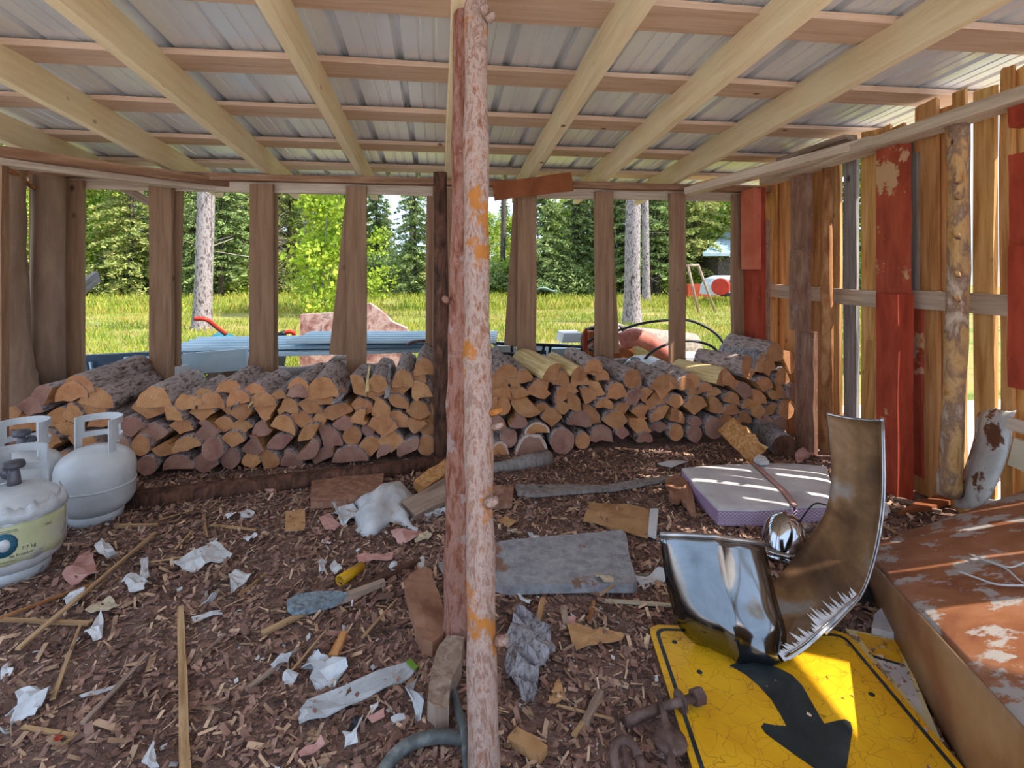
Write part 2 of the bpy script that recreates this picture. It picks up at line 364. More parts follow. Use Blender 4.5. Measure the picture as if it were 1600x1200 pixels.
# ------------------------------------------------------------------ roof: rafters, purlins, metal panels
SL = .083
def rz(Y): return 1.775+SL*(3.62-Y)          # underside of the rafters
ceil = empty('ceiling', (0, 3.62, 1.775), kind='structure')
def raft(px, Y0=-.15, Y1=4.35, w=.042, m='rafter_wood', dx=0):
    x = AY(px, 282, 3.62).x
    for_ = Vector((x+dx, Y0, rz(Y0)+.07)); to = Vector((x, Y1, rz(Y1)+.07))
    board('rafter', for_, to, w, .14, m, ceil, wdir=(1, 0, 0), wob=.004, seg=6)
for px in (-45, 118, 272, 418, 566, 700, 826, 940, 1052): raft(px)
for i, Y in enumerate((.3, .82, 1.29, 1.815, 2.35, 2.88, 3.41, 3.93, 4.3)):
    z = rz(Y)+.14+.011
    board('purlin', Vector((-3.0, Y+R.uniform(-.01, .01), z)), Vector((2.7, Y+R.uniform(-.01, .01), z)), (.185 if i < 8 else .1), .024, 'purlin_wood', ceil, wdir=(0, 1, 0), wob=.008, seg=12)
def panel_mesh():
    # ribbed steel sheet, 0.914 wide, major ribs every 0.2285, two minor ribs between
    prof = []
    for k in range(4):
        x = k*.2285
        prof += [(x, 0), (x+.010, .026), (x+.030, .026), (x+.04, 0), (x+.098, 0), (x+.103, .004), (x+.112, .004), (x+.117, 0), (x+.158, 0), (x+.163, .004), (x+.172, .004), (x+.177, 0)]
    prof += [(.914, 0), (.926, .02), (.942, .02), (.954, .001)]
    L = 4.75; vs = []; fs = []
    for s in (0, L):
        for x, z in prof: vs.append((x, s, z-SL*s))
    n = len(prof)
    for i in range(n-1): fs.append((i, i+1, n+i+1, n+i))
    return mesh('metal_panel', vs, fs, 'roof_metal')
pm = panel_mesh()
for k in range(6):
    Y0 = -.25
    put('metal_panel', pm, ceil, mw=Matrix.Translation((-2.97+.27+k*.914, Y0, rz(Y0)+.166+.001*(k % 2))))

# ------------------------------------------------------------------ back wall
YB = 3.62
wb_ = empty('wall_back', (0, YB, 0), kind='structure')
def stud(px0, px1, top=288, bot=600, m='stud_wood', depth=.04, Y=YB, lean=0, zb=0, zt=None):
    a = AY(px0, 420, Y).x; b = AY(px1, 420, Y).x
    return board('stud', Vector(((a+b)/2+lean, Y+depth/2, zb)), Vector(((a+b)/2, Y+depth/2, zt or rz(Y)-.06)), abs(b-a), depth, m, wb_, wdir=(1, 0, 0), wob=.004, seg=5)
for a, b in ((93, 127), (233, 268), (389, 426), (541, 572), (676, 706), (809, 838), (931, 958), (1048, 1072), (1146, 1166)): stud(a, b)
# second boards nailed outside of the studs, hanging down at a slant
def hang(px0, py0, px1, py1, w, Y=YB+.065, m='stud_wood'):
    board('hanging_board', AY(px0, py0, Y), AY(px1, py1, Y), w, .022, m, wb_, wdir=(1, 0, 0))
hang(276, 290, 273, 572, .07); hang(418, 292, 418, 588, .13); hang(556, 292, 529, 554, .12); hang(672, 292, 671, 545, .05)
hang(814, 300, 798, 540, .1); hang(945, 300, 956, 552, .1); hang(702, 292, 706, 545, .07, m='stud_wood')
# top plate: dark board face with a paler strip behind
def pl(p0, p1, w, t, m, parent=wb_, wdir=(0, 0, 1), name='top_plate', **k): return board(name, p0, p1, w, t, m, parent, wdir=wdir, **k)
pl(Vector((-2.6, YB-.012, 1.752)), Vector((2.5, YB-.012, 1.752)), .045, .075, 'plate_wood', seg=14)
pl(Vector((-2.6, YB+.062, 1.705)), Vector((2.5, YB+.062, 1.705)), .075, .03, 'pale_wood', seg=14)
# boards lying at the outer side of the eave
for a, b, c_, d_ in ((165, 278, 245, 322), (190, 272, 250, 300)):
    pl(AY(a, b, 3.95), AY(c_, d_, 3.95), .05, .02, 'weathered_wood', name='eave_board')
# offcut nailed to the plate
board('offcut', AY(771, 299, 3.5), AY(894, 284, 3.5), .125, .025, 'mauve_wood' if 0 else 'orange_wood', wb_, wdir=(0, 0, 1))
MATS['orange_wood'].node_tree.nodes['Color Ramp'].color_ramp.elements[0].color = S('#7d4526'); MATS['orange_wood'].node_tree.nodes['Color Ramp'].color_ramp.elements[1].color = S('#9b5c36')

# ------------------------------------------------------------------ left side: corner posts and slanting members
wl = empty('wall_left', (-2.45, 3.3, 0), kind='structure')
tube('log_post', spline([AY(20, 640, 3.3), AY(16, 600, 3.3), AY(10, 545, 3.3), AY(6, 420, 3.3), AY(2, 255, 3.3)], 5), [.17, .165, .155, .14, .125, .12, .115, .112, .11, .108, .106, .105, .105, .104, .104, .103, .103, .102, .102, .102, .1], 'shed_log', wl, n=18, rough=.15, seed=3)
tube('log_post', [AY(76, 640, 3.5), AY(76, 420, 3.5), AY(77, 276, 3.5)], [.085, .083, .08], 'shed_log', wl, n=14, rough=.12, seed=4)
board('stud', AY(62, 640, 3.55), AY(62, 276, 3.55), .08, .05, 'stud_wood', wl, wdir=(1, 0, 0))
board('stud', AY(-12, 760, 2.95), AY(-12, 250, 2.95), .12, .05, 'stud_wood', wl, wdir=(1, 0, 0))
board('side_plate', T(352, 287, 3.47), T(-60, 229, 2.45), .05, .1, 'plate_wood', wl, wdir=(0, 0, 1), seg=6)
board('side_plate', T(345, 297, 3.5), T(-60, 246, 2.5), .035, .09, 'pale_wood', wl, wdir=(0, 0, 1), seg=6)
board('side_plate', T(130, 279, 3.85), T(-40, 262, 2.9), .05, .12, 'plate_wood', wl, wdir=(0, 0, 1), seg=4)
tube('brace_lath', [T(-10, 246, 2.75), T(95, 324, 3.3)], .009, 'sapling_bark', wl, n=6)
tube('brace_lath', [T(-8, 256, 2.78), T(60, 300, 3.1)], .007, 'sapling_bark', wl, n=6)
board('rail', T(36, 512, 3.9), T(52, 512, 3.9), .06, .03, 'grey_wood', wl, wdir=(0, 0, 1))
board('loose_board', T(126, 452, 3.9), T(152, 432, 4.1), .09, .03, 'grey_wood', wl, wdir=(0, 0, 1))

# ------------------------------------------------------------------ right wall
XW = 2.44
wr = empty('wall_right', (XW, 2.4, 0), kind='structure')
def wx(px, X): return AX(px, 460, X).y
def plank(px0, px1, m, lay=0, v0=None, v1=None, name='plank', lean=0, X=None, t=.02, ends=.012):
    x = (X if X is not None else XW+.03*lay)
    y0, y1 = wx(px0, x), wx(px1, x); y = (y0+y1)/2
    pm_ = (px0+px1)/2
    zb = 0 if v1 is None else AX(pm_, v1, x).z
    zt = rz(y)+R.uniform(.03, .125) if v0 is None else AX(pm_, v0, x).z
    return board(name, Vector((x+t/2, y+lean, zb)), Vector((x+t/2, y, zt)), abs(y1-y0), t, m, wr, wdir=(0, 1, 0), wob=.005, seg=5, ends=ends)
hw = 'honey_wood'
for i, (a, b, m, lay, ln) in enumerate([
    (1186, 1212, hw, 0, 0), (1209, 1229, hw, 1, 0), (1228, 1246, hw, 0, 0), (1244, 1262, hw, 1, 0), (1261, 1288, hw, 0, 0), (1290, 1300, hw, 1, 0),
    (1298, 1312, hw, 0, 0), (1318, 1338, 'grey_wood', 0, 0), (1345, 1368, hw, 0, 0), (1366, 1390, hw, 1, 0), (1390, 1412, hw, 0, 0),
    (1410, 1430, 'grey_wood', 1, 0), (1429, 1464, hw, 0, 0), (1461, 1492, hw, 1, 0), (1486, 1507, hw, 0, 0),
    (1521, 1553, hw, 0, 0), (1562, 1582, hw, 0, 0), (1580, 1606, hw, 1, 0), (1608, 1650, hw, 0, 0), (1648, 1690, hw, 1, 0), (1688, 1740, hw, 0, 0), (1736, 1800, hw, 1, 0),
    (1798, 1850, hw, 0, 0), (1850, 1930, hw, 1, 0), (1935, 2040, hw, 0, 0), (2040, 2200, hw, 1, 0), (2200, 2420, hw, 0, 0), (2400, 2700, hw, 1, 0)]):  # planks past the frame edge are unseen, extended to block the sun
    plank(a, b, m, lay, lean=ln)
# short piece low beside the red board, thin red batten
plank(1352, 1374, hw, -.6, 535, 655, lean=.03); plank(1424, 1440, 'worn_red_paint', -.5, 470, 745)
plank(1418, 1432, 'grey_wood', -.5, 240, 560)
# girt behind the posts
for a, b in ((1186, 1412), (1412, 1600)):
    ya, yb = wx(a, XW-.03), wx(b, XW-.03)
    board('girt', Vector((XW-.02, ya, 1.0)), Vector((XW-.02, yb if b < 1600 else -.2, .985)), .092, .035, 'pale_wood' if 1 else '', wr, wdir=(0, 0, 1), seg=6)
# posts on the inside: (px0, px1, v top, v bottom, material, x of the inner face, thickness)
for a, b, v0, v1, m, X, t in [
    (1158, 1177, 296, 421, 'salmon_paint', 2.19, .06), (1160, 1186, 296, 720, 'red_paint', 2.25, .05),
    (1186, 1197, 345, 640, 'mauve_wood', 2.3, .03),
    (1235, 1259, 272, 396, 'mauve_wood', 2.28, .05), (1233, 1256, 391, 517, 'mauve_wood', 2.23, .05), (1242, 1264, 517, 672, 'mauve_wood', 2.27, .06),
    (1369, 1405, 218, 465, 'worn_red_paint', 2.29, .07), (1369, 1403, 459, 738, 'red_paint', 2.26, .09),
    (1575, 1640, 148, 192, 'red_paint', 2.28, .06), (1576, 1650, 235, 386, 'red_paint', 2.28, .06), (1574, 1650, 382, 612, 'red_paint', 2.23, .06)]:
    y0, y1 = wx(a, X), wx(b, X)
    pmid = (a+b)/2; zt = AX(pmid, v0, X).z; zb = max(0, AX(pmid, v1, X).z)
    if (a, v1) in ((1160, 720), (1242, 672), (1369, 738)): zb = 0
    board('post', Vector((X+t/2, (y0+y1)/2, zb)), Vector((X+t/2, (y0+y1)/2, zt)), abs(y1-y0), t, m, wr, wdir=(0, 1, 0), wob=.003)
# frame side of the posts (shaded returns)
tube('pole_post', [AX(1291, 705, 2.3), AX(1292, 480, 2.31), AX(1293, 262, 2.33)], [.036, .034, .03], 'sapling_bark', wr, n=10, rough=.15, seed=5)
tube('pole_post', spline([AX(1482, 772, 2.27), AX(1487, 700, 2.27), AX(1493, 560, 2.28), AX(1497, 420, 2.29), AX(1496, 186, 2.3)], 4), [.05, .048, .045, .043, .042, .042, .04, .041, .042, .04, .041, .043, .042, .041, .04, .042, .041], 'birch_pole', wr, n=12, rough=.3, seed=6)
for v in (285, 310, 372, 432, 470):
    q = AX(1497, v, 2.27); tube('pole_knot', [q+Vector((0, 0, 0)), q+Vector((-.04, -.03, .02))], [.013, .009], 'birch_pole', wr, n=7)
# side plate along the tops and loose boards resting on it
def yz(px, v, X): return AX(px, v, X)
board('side_plate', yz(1198, 283, 2.28), yz(1700, 116, 2.28), .055, .11, 'pale_wood', wr, wdir=(0, 0, 1), seg=6)
board('side_plate', T(1076, 300, 3.72), yz(1368, 221, 2.32), .05, .1, 'pale_wood', wr, wdir=(0, 0, 1), seg=5)
board('loose_lath', T(1090, 290, 3.9), T(1275, 240, 3.45), .02, .12, 'honey_wood', wr, wdir=(0, 0, 1))
board('loose_lath', T(1120, 282, 3.8), T(1245, 246, 3.5), .02, .1, 'rafter_wood', wr, wdir=(0, 0, 1))
board('loose_lath', T(1222, 252, 3.4), T(1330, 214, 2.95), .03, .1, 'weathered_wood', wr, wdir=(0, 0, 1))

# ------------------------------------------------------------------ the two tree-trunk props in the middle of the floor
def trunk(name, P, r0, r1, m, label, knots=(), seed=0, n=22, seg=8):
    pts = spline(P, seg); K = len(pts)
    root = empty(name, P[0], label=label, cat='post')
    me_r = [r0+(r1-r0)*i/(K-1)+.002*math.sin(i*2.1) for i in range(K)]
    tube('trunk', pts, me_r, m, root, n=n, rough=.13, seed=seed)
    for (px, py, t, dx, r) in knots:
        q = T(px, py, t); tube('knot', [q, q+Vector((dx*.5, -.01, .006)), q+Vector((dx, -.012, .012))], [r*1.3, r, r*.75], m, root, n=8, rough=.3)
    return root
trunk('tree_prop', [T(757, 1225, 1.17), T(749, 800, 1.29), T(745, 400, 1.42), T(743, -40, 1.58)], .036, .034, 'pine_bark',
      'slim pine trunk prop with orange peeling bark, nearer of the pair', ((766, 645, 1.33, .03, .008), (767, 668, 1.33, .03, .008), (762, 785, 1.27, .022, .012), (762, 30, 1.53, .02, .012), (754, 18, 1.5, .012, .012), (779, 1000, 1.22, .02, .012)), 2)
trunk('tree_prop', [T(716, 1008, 1.60), T(718, 700, 1.60), T(724, 400, 1.60), T(728, -40, 1.62)], .044, .037, 'red_bark',
      'reddish brown pine trunk prop standing just behind the orange one', ((700, 470, 1.58, -.015, .01),), 8)
tube('pole_prop', [AY(692, 712, 3.08), AY(690, 560, 3.08), AY(689, 420, 3.08), AY(688, 270, 3.08)], [.05, .047, .044, .042], 'dark_bark', n=12, rough=.2, seed=9,
     label='dark round pole standing against the firewood stack behind the pine trunks', cat='post')
# ------------------------------------------------------------------ firewood
ORD = 'first second third fourth fifth sixth seventh eighth ninth tenth eleventh twelfth thirteenth fourteenth fifteenth sixteenth seventeenth eighteenth nineteenth twentieth twenty-first twenty-second twenty-third twenty-fourth twenty-fifth twenty-sixth twenty-seventh twenty-eighth twenty-ninth thirtieth'.split()
def section(kind, w, h, ang, rr):
    """outline in x,z with a flag for the bark side; fitted to w x h"""
    pts = []
    a0 = math.radians(ang)
    if kind in 'ro':
        for i in range(14): a = 2*math.pi*i/14; q = 1+rr.uniform(-.04, .04); pts.append((math.cos(a)*q, math.sin(a)*q, 1))
    elif kind == 'h':
        for i in range(10): a = math.pi*i/9; q = 1+rr.uniform(-.05, .05); pts.append((math.cos(a)*q, math.sin(a)*q, 1))
        for i in (1, 2, 3): pts.append((-1+i*.5, rr.uniform(-.12, .1), 0))
    else:
        half = math.radians({'q': 48, 'w': 62, 'b': 40}[kind])
        for i in range(9): a = math.pi/2-half+2*half*i/8; q = 1+rr.uniform(-.04, .04); pts.append((math.cos(a)*q, math.sin(a)*q, 1))
        x0, z0, _ = pts[-1]; x1, z1, _ = pts[0]
        ap = (rr.uniform(-.12, .12), rr.uniform(-.05, .15)) if kind != 'b' else (rr.uniform(-.3, .1), .1)
        for i in (1, 2): k = i/3; pts.append((x0+(ap[0]-x0)*k+rr.uniform(-.05, .05), z0+(ap[1]-z0)*k+rr.uniform(-.05, .05), 0))
        pts.append((ap[0], ap[1], 0))
        if kind == 'b': pts.append((ap[0]+.35, ap[1]+rr.uniform(-.1, .1), 0))
        for i in (1, 2): k = i/3; pts.append((ap[0]+(x1-ap[0])*k+rr.uniform(-.05, .05), ap[1]+(z1-ap[1])*k+rr.uniform(-.05, .05), 0))
    c, s = math.cos(a0), math.sin(a0); pts = [(x*c-z*s, x*s+z*c, b) for x, z, b in pts]
    xs = [p[0] for p in pts]; zs = [p[1] for p in pts]; cx, cz = (max(xs)+min(xs))/2, (max(zs)+min(zs))/2
    dx, dz = max(xs)-min(xs), max(zs)-min(zs)
    return [((x-cx)/dx*w, (z-cz)/dz*h, b) for x, z, b in pts]
def log_mesh(kind, w, h, ang, L, mats, rr, rim=False):
    sec = section(kind, w, h, ang, rr); n = len(sec); vs = []; fs = []; mi = []
    rings = (0, .04, .14, .24, .33, 1) if not rim else (0, .04, .14, .24, .33, 1)
    sw = rr.uniform(-.02, .02); K = 6; sd = rr.uniform(0, 50)
    for i in range(K):
        k = i/(K-1)
        for x, z, b in sec:
            q = 1+.05*noise.noise(Vector((x*30, z*30, k*3+sd)))+(.04*k if b else 0)
            if b: q += .03*noise.noise(Vector((x*60, k*9, z*60+sd)))
            vs.append((x*q+sw*k*k, k*L, z*q))
    for i in range(K-1):
        for j in range(n):
            a = i*n+j; j2 = (j+1) % n; b = i*n+j2
            fs.append((a, b, b+n, a+n)); mi.append(1 if (sec[j][2] and sec[j2][2]) else 2)
    if rim:   # pale sapwood ring on the cut end
        m0 = len(vs)
        for x, z, b in sec: vs.append((x*.84, -.001, z*.84 if kind == 'r' else (z+h*.5)*.86-h*.5+.002))
        for j in range(n): j2 = (j+1) % n; fs.append((j, m0+j, m0+j2, j2)); mi.append(3)
        fs.append(tuple(m0+j for j in range(n-1, -1, -1))); mi.append(0)
    else: fs.append(tuple(range(n-1, -1, -1))); mi.append(0)
    fs.append(tuple(range((K-1)*n, K*n))); mi.append(0)
    me = mesh('firewood_log', vs, fs, list(mats)+['rim_pale'], mi)
    me.polygons.foreach_set('use_smooth', [m == 1 for m in mi]); return me
# (px, py, width px, height px, kind r round / h half / q quarter / w wide wedge / b blocky, angle: 0 = bark up)
LEFT = '''112 611 50 32 h 5;64 618 34 30 q 15;47 636 40 28 w -10;142 640 52 36 w -25;114 647 32 34 q -60;90 652 40 30 w 20;107 669 46 22 w 170;35 661 44 26 h 0;
160 657 44 20 h 0;203 667 46 32 w 5;235 636 56 36 w -5;271 645 28 24 q -40;316 644 40 28 w 0;351 634 36 28 b 10;237 678 54 32 w 10;284 666 36 24 w -10;325 671 44 30 b 190;351 663 32 24 w -10;
220 696 28 32 r 0;257 702 42 22 w 180;292 695 44 26 h 15;332 702 34 36 r 0;229 728 30 30 r 0;278 722 46 24 h 0;318 724 44 30 w 0;360 717 29 31 r 0;
66 690 60 34 w 0;130 690 48 30 w -20;185 700 40 34 h 0;150 722 50 34 w 10;195 735 36 30 r 0;100 722 50 32 h 0;50 720 44 34 r 0;20 650 26 30 q 0;16 690 34 34 w 0;
464 611 31 21 h -5;499 621 46 24 h 0;584 614 34 22 w 0;625 607 31 24 q -10;652 589 28 22 h -15;660 611 32 32 b -40;621 628 34 24 w -35;654 642 38 34 w -5;450 634 32 28 b -70;416 642 36 32 b 10;
377 645 32 28 w 5;484 636 38 20 w -20;501 653 26 26 q 20;529 643 44 26 w 75;566 635 34 28 w -15;595 637 28 32 q -60;560 652 28 24 b 30;537 661 36 24 w 190;470 655 38 26 w -10;
442 665 38 32 h -20;410 667 30 28 b 60;377 668 34 22 w 0;482 676 32 26 w 40;516 681 38 32 q -40;550 681 29 30 r 0;576 671 20 20 r 0;598 665 46 34 w -5;627 655 36 26 q -35;651 665 32 24 b 100;667 668 28 26 w 170;
437 690 40 24 w 20;395 695 34 30 b 175;364 687 34 24 w -10;480 701 36 34 h -125;611 690 40 34 w -5;578 698 38 30 w 10;637 700 34 28 w 60;667 696 30 31 r 0;602 705 26 22 h 20;547 710 56 24 h 0;
504 712 34 26 w 60;456 717 34 28 q -60;420 719 32 30 q -30;392 720 30 28 w 0;357 604 40 20 h 0;320 617 34 20 h 10;406 622 30 16 h 0;
398 608 34 18 h 0;300 626 30 16 h 0;435 617 24 16 h 5;560 603 26 34 w -40;603 604 26 28 h 0;530 615 24 20 w 0'''
RIGHT = '''779 607 40 30 h 0;790 619 30 16 h 0;803 599 22 16 w -30;820 592 27 20 h 20;843 605 38 36 b 40;859 584 24 30 q 40;877 591 28 24 h 0;907 592 32 27 b -40;927 577 30 20 w 15;941 586 24 17 h 0;
991 597 25 31 r 0;964 611 37 26 h 0;933 607 28 24 w 150;1037 608 38 32 q -5;1072 600 28 18 h 0;1086 611 24 18 h 10;812 616 36 28 b -20;786 635 25 26 r 0;770 633 16 30 q 60;822 637 46 30 w 160;
886 616 38 34 h 25;897 628 24 30 q -60;920 618 27 26 q -20;945 631 30 17 h -5;972 638 30 18 w 30;991 622 30 26 w 15;1009 617 26 22 b 0;1028 627 42 36 w 190;1056 628 28 22 w 0;1087 633 42 30 w 0;
925 648 30 30 q -40;906 655 40 25 h -5;862 652 34 30 w 0;810 657 30 26 b 185;779 660 26 28 q -50;839 669 40 18 h 0 rim;962 657 42 30 w 0;1000 645 30 24 b 10;1032 647 29 25 w 40;1059 650 26 26 q -60;
795 685 27 28 r 0;940 678 38 26 h -5;973 677 22 18 w 0;1000 666 38 26 w 150;830 696 54 38 h 0 rim;879 690 38 38 r 0;911 689 25 25 r 0;780 705 32 30 h -10 rim;1057 676 25 26 r 0;1086 678 24 26 r 0;
1102 605 26 14 h 0;1116 614 27 18 h 20;1119 633 25 26 q -45;1143 623 28 20 h -10;1163 611 32 26 w -10;1187 620 27 24 q -40;1195 601 32 22 w -15;1208 617 20 16 w -20;1221 611 20 22 q -40;
1169 631 23 15 h 15;1143 640 28 16 h 0;1185 642 28 26 w 180;1163 652 26 20 h 0;1229 640 27 31 r 0;1220 661 24 20 h 0;1116 669 32 33 r 0;1087 661 22 18 w 0;1134 655 26 18 h 0;1198 660 26 22 h -10;
1197 573 27 28 q 20;1172 584 24 18 b 0;1137 591 28 28 q -50 pale;1212 553 27 24 r 0;1232 566 24 36 h -60;1222 590 26 30 h 0;1150 602 24 16 w 0;1240 612 18 26 r 0;1205 640 22 20 w 30;
880 638 24 20 w 0;846 640 24 20 h 30;1030 668 30 16 w 0;1008 684 26 16 h 0'''
def yface(px): return 3.13+.10*max(0, min(1, (px-200)/900))
NAMEK = dict(r='round', h='half-round split', q='quarter-split', w='wedge-split', b='rough blocky split')
def build_stack(data, side, base0, base1):
    L_ = []
    for ln in data.replace('\n', '').split(';'):
        p = ln.split(); px, py, w, h = map(float, p[:4]); L_.append([px, py, w, h, p[4], float(p[5]), p[6] if len(p) > 6 else ''])
    x0 = min(l[0] for l in L_); x1 = max(l[0] for l in L_)
    rows = {}
    for l in L_:
        base = base0+(base1-base0)*(l[0]-x0)/(x1-x0); c = max(0, int((base-l[1])/23.5)); rows.setdefault(c, []).append(l)
    for c, row in rows.items():
        row.sort(key=lambda l: l[0])
        for i, (px, py, w, h, kind, ang, ex) in enumerate(row):
            rr = random.Random(int(px*13+py)); Y = yface(px)+rr.uniform(-.035, .03)+max(0, (600-py))*.0006
            p = AY(px, py, Y); k = Y/ray(px, py).y/F; ww = w*k*1.03/(1+abs(px-687)/816*.12); hh = h*k*1.04
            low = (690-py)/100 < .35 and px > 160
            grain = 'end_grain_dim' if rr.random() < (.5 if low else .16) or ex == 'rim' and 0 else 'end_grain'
            sp = 'split_pale' if ex == 'pale' else 'split_wood'
            bark = 'log_bark'
            Lg = rr.uniform(.37, .43)
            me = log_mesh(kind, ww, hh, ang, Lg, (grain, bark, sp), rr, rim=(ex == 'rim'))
            rot = Matrix.Rotation(rr.uniform(-.05, .05), 4, 'Z') @ Matrix.Rotation(rr.uniform(-.03, .03), 4, 'X')
            extra = ' with a pale rim' if ex == 'rim' else (' with a pale yellow split face' if ex == 'pale' else '')
            put('firewood_log', me, mw=Matrix.Translation(p) @ rot, cat='firewood', group='firewood in the %s stack' % side,
                label='%s log%s, %s from left, %s course up, %s stack' % (NAMEK[kind], extra, ORD[min(i, 29)], ORD[min(c, 8)], side))
build_stack(LEFT, 'left', 752, 718); build_stack(RIGHT, 'right', 722, 686)
# larger bark-covered logs lying on top, in line with those below
def top_log(px, py, w, h, L, kind, ang, label, dz=0, tilt=0, yaw=0, grain='end_grain', bark='log_bark', sp='split_wood', dy=-.02, Y=None):
    rr = random.Random(int(px*7+py)); Y = Y or yface(px)+dy; p = AY(px, py, Y); k = Y/ray(px, py).y/F
    me = log_mesh(kind, w*k, h*k, ang, L, (grain, bark, sp), rr)
    put('firewood_log', me, mw=Matrix.Translation(p+Vector((0, 0, dz))) @ Matrix.Rotation(yaw, 4, 'Z') @ Matrix.Rotation(tilt, 4, 'X'), cat='firewood', label=label, group='bark-covered logs on top of the stacks')
for a in [
    (122, 604, 50, 36, .5, 'h', 10, 'thick barked log on top of the far left end, shaggy rear end', 0, .05, -.12),
    (150, 622, 50, 34, .5, 'h', -10, 'long barked log lying second on the far left top', 0, .03, 0),
    (240, 620, 52, 34, .46, 'h', 0, 'broad barked log on top beside the wooden stud, left stack', 0, .02, 0),
    (288, 628, 32, 26, .46, 'h', 0, 'slim pale barked log on top of the left stack', 0, .03, -.05),
    (330, 626, 40, 26, .44, 'h', 0, 'flat barked log on top, third broad one in the left stack', 0, .03, 0),
    (372, 622, 36, 28, .42, 'h', 10, 'barked log with a loose bark strip on top of the left stack', 0, .05, -.05),
    (413, 625, 36, 24, .42, 'h', 0, 'grey barked log on top, just left of the fourth stud', 0, .03, 0),
    (466, 602, 32, 24, .42, 'h', -10, 'round-backed barked log on top near the middle of the left stack', 0, .03, -.05),
    (504, 606, 50, 34, .44, 'h', 0, 'widest barked log on top of the left stack', 0, .05, -.02),
    (590, 600, 36, 30, .42, 'h', 0, 'dark furrowed barked log on top behind the slanted stud', 0, .08, -.02),
    (630, 592, 34, 30, .42, 'h', 0, 'dark barked log on top left of the trunk props', 0, .1, 0),
    (662, 572, 32, 30, .42, 'h', 0, 'highest barked log of the left stack, beside the round pole', 0, .05, 0),
    (790, 588, 46, 40, .44, 'h', 10, 'dark barked log on top right of the orange trunk prop', 0, .08, .1),
    (818, 588, 28, 22, .42, 'h', 0, 'narrow barked log on top with a light edge', 0, .06, .12),
    (862, 582, 34, 28, .4, 'q', 30, 'pale yellow debarked log on top of the right stack', 0, .1, .35, 'end_grain', 'split_pale', 'split_pale'),
    (905, 584, 30, 24, .4, 'w', 0, 'pale split log on top beside the pale yellow one', 0, .08, .25, 'end_grain', 'split_pale', 'split_pale'),
    (928, 572, 32, 22, .4, 'h', 0, 'barked log on top at the foot of the sixth stud', 0, .05, .1),
    (988, 592, 30, 30, .42, 'r', 0, 'round barked log on top pointing back left, right stack', 0, .05, .25),
    (1040, 597, 50, 26, .42, 'h', 0, 'shaggy barked log on top below the black hoses', 0, .06, .15),
    (1078, 594, 40, 22, .42, 'h', 0, 'low barked log on top near the seventh stud', 0, .04, .1),
    (1196, 566, 36, 32, .42, 'h', 0, 'birch-barked log on top of the right end', 0, .03, .05, 'end_grain', 'silver_bark'),
    (1168, 572, 34, 34, .36, 'r', 0, 'dark barked round log lying across the right end', 0, .0, .5),
    (1210, 549, 34, 30, .4, 'h', 0, 'topmost barked log at the right end of the stack', 0, .02, .15),
    (1128, 590, 32, 30, .36, 'q', 30, 'log with a long pale yellow split face pointing back left', 0, .02, .55, 'end_grain', 'split_pale', 'split_pale'),
    ]: top_log(*a)
# loose pieces of firewood in front of the right end
def floor_log(px0, py0, px1, py1, r0, r1, m, cm, label, n=14, rough=.2, z0=None, z1=None, cat='firewood'):
    a = G(px0, py0, z0 if z0 is not None else r0*.9); b = G(px1, py1, z1 if z1 is not None else r1*.9)
    return tube('loose_log', [a, a.lerp(b, .35), a.lerp(b, .7), b], [r0, r0*.98, r1*1.02, r1], m, n=n, rough=rough, cm=cm, seed=int(px0), label=label, cat=cat)
floor_log(1168, 655, 1226, 698, .075, .075, 'silver_bark', 'dark_bark', 'thick purplish-barked log on the floor before the right end of the stack')
q0 = G(1128, 660, .05); q1 = G(1182, 712, .02)
board('split_log', T(1140, 668, 3.3), T(1180, 706, 3.0), .13, .07, 'split_wood', wdir=(.8, 0, 1), wob=.014, seg=6, ends=.03, label='orange split log with torn pale end leaning down off the stack', cat='firewood')
floor_log(188, 786, 700, 722, .05, .042, 'dark_bark', 'end_grain_dim', 'long dark barked sleeper log lying along the front of the left stack', z0=.03, z1=.035, cat='log')
floor_log(744, 738, 858, 716, .035, .05, 'grey_wood', 'grey_wood', 'grey weathered log end lying before the right stack', z0=.02, z1=.03, cat='log')
# bark strips and splinters lying on top of the stacks
def splinter(px0, py0, px1, py1, w, m, label, Y0=3.1, Y1=3.3, dz=.0):
    a = AY(px0, py0, Y0); b = AY(px1, py1, Y1)
    board('splinter', a, b, w, .006, m, wdir=(1, 0, .3), wob=.004, taper=.5, label=label, cat='splinter')
splinter(365, 638, 408, 588, .02, 'silver_bark', 'pale splinter across the barked logs of the left stack', 3.08, 3.4)
splinter(388, 636, 412, 606, .012, 'split_pale', 'thin pale splinter right beside the pale one, left stack', 3.09, 3.3)
splinter(526, 628, 552, 590, .055, 'silver_bark', 'white flaking bark strip between two top logs of the left stack', 3.08, 3.4)
splinter(573, 612, 577, 572, .02, 'split_pale', 'upright pale splinter left of the slanted log, left stack', 3.1, 3.3)
splinter(604, 622, 610, 568, .03, 'silver_bark', 'shaggy hanging bark strip left of the round pole', 3.1, 3.3)
splinter(1237, 628, 1270, 680, .012, 'sapling_bark', 'thin brown stick leaning against the right end of the stack', 3.1, 3.0)
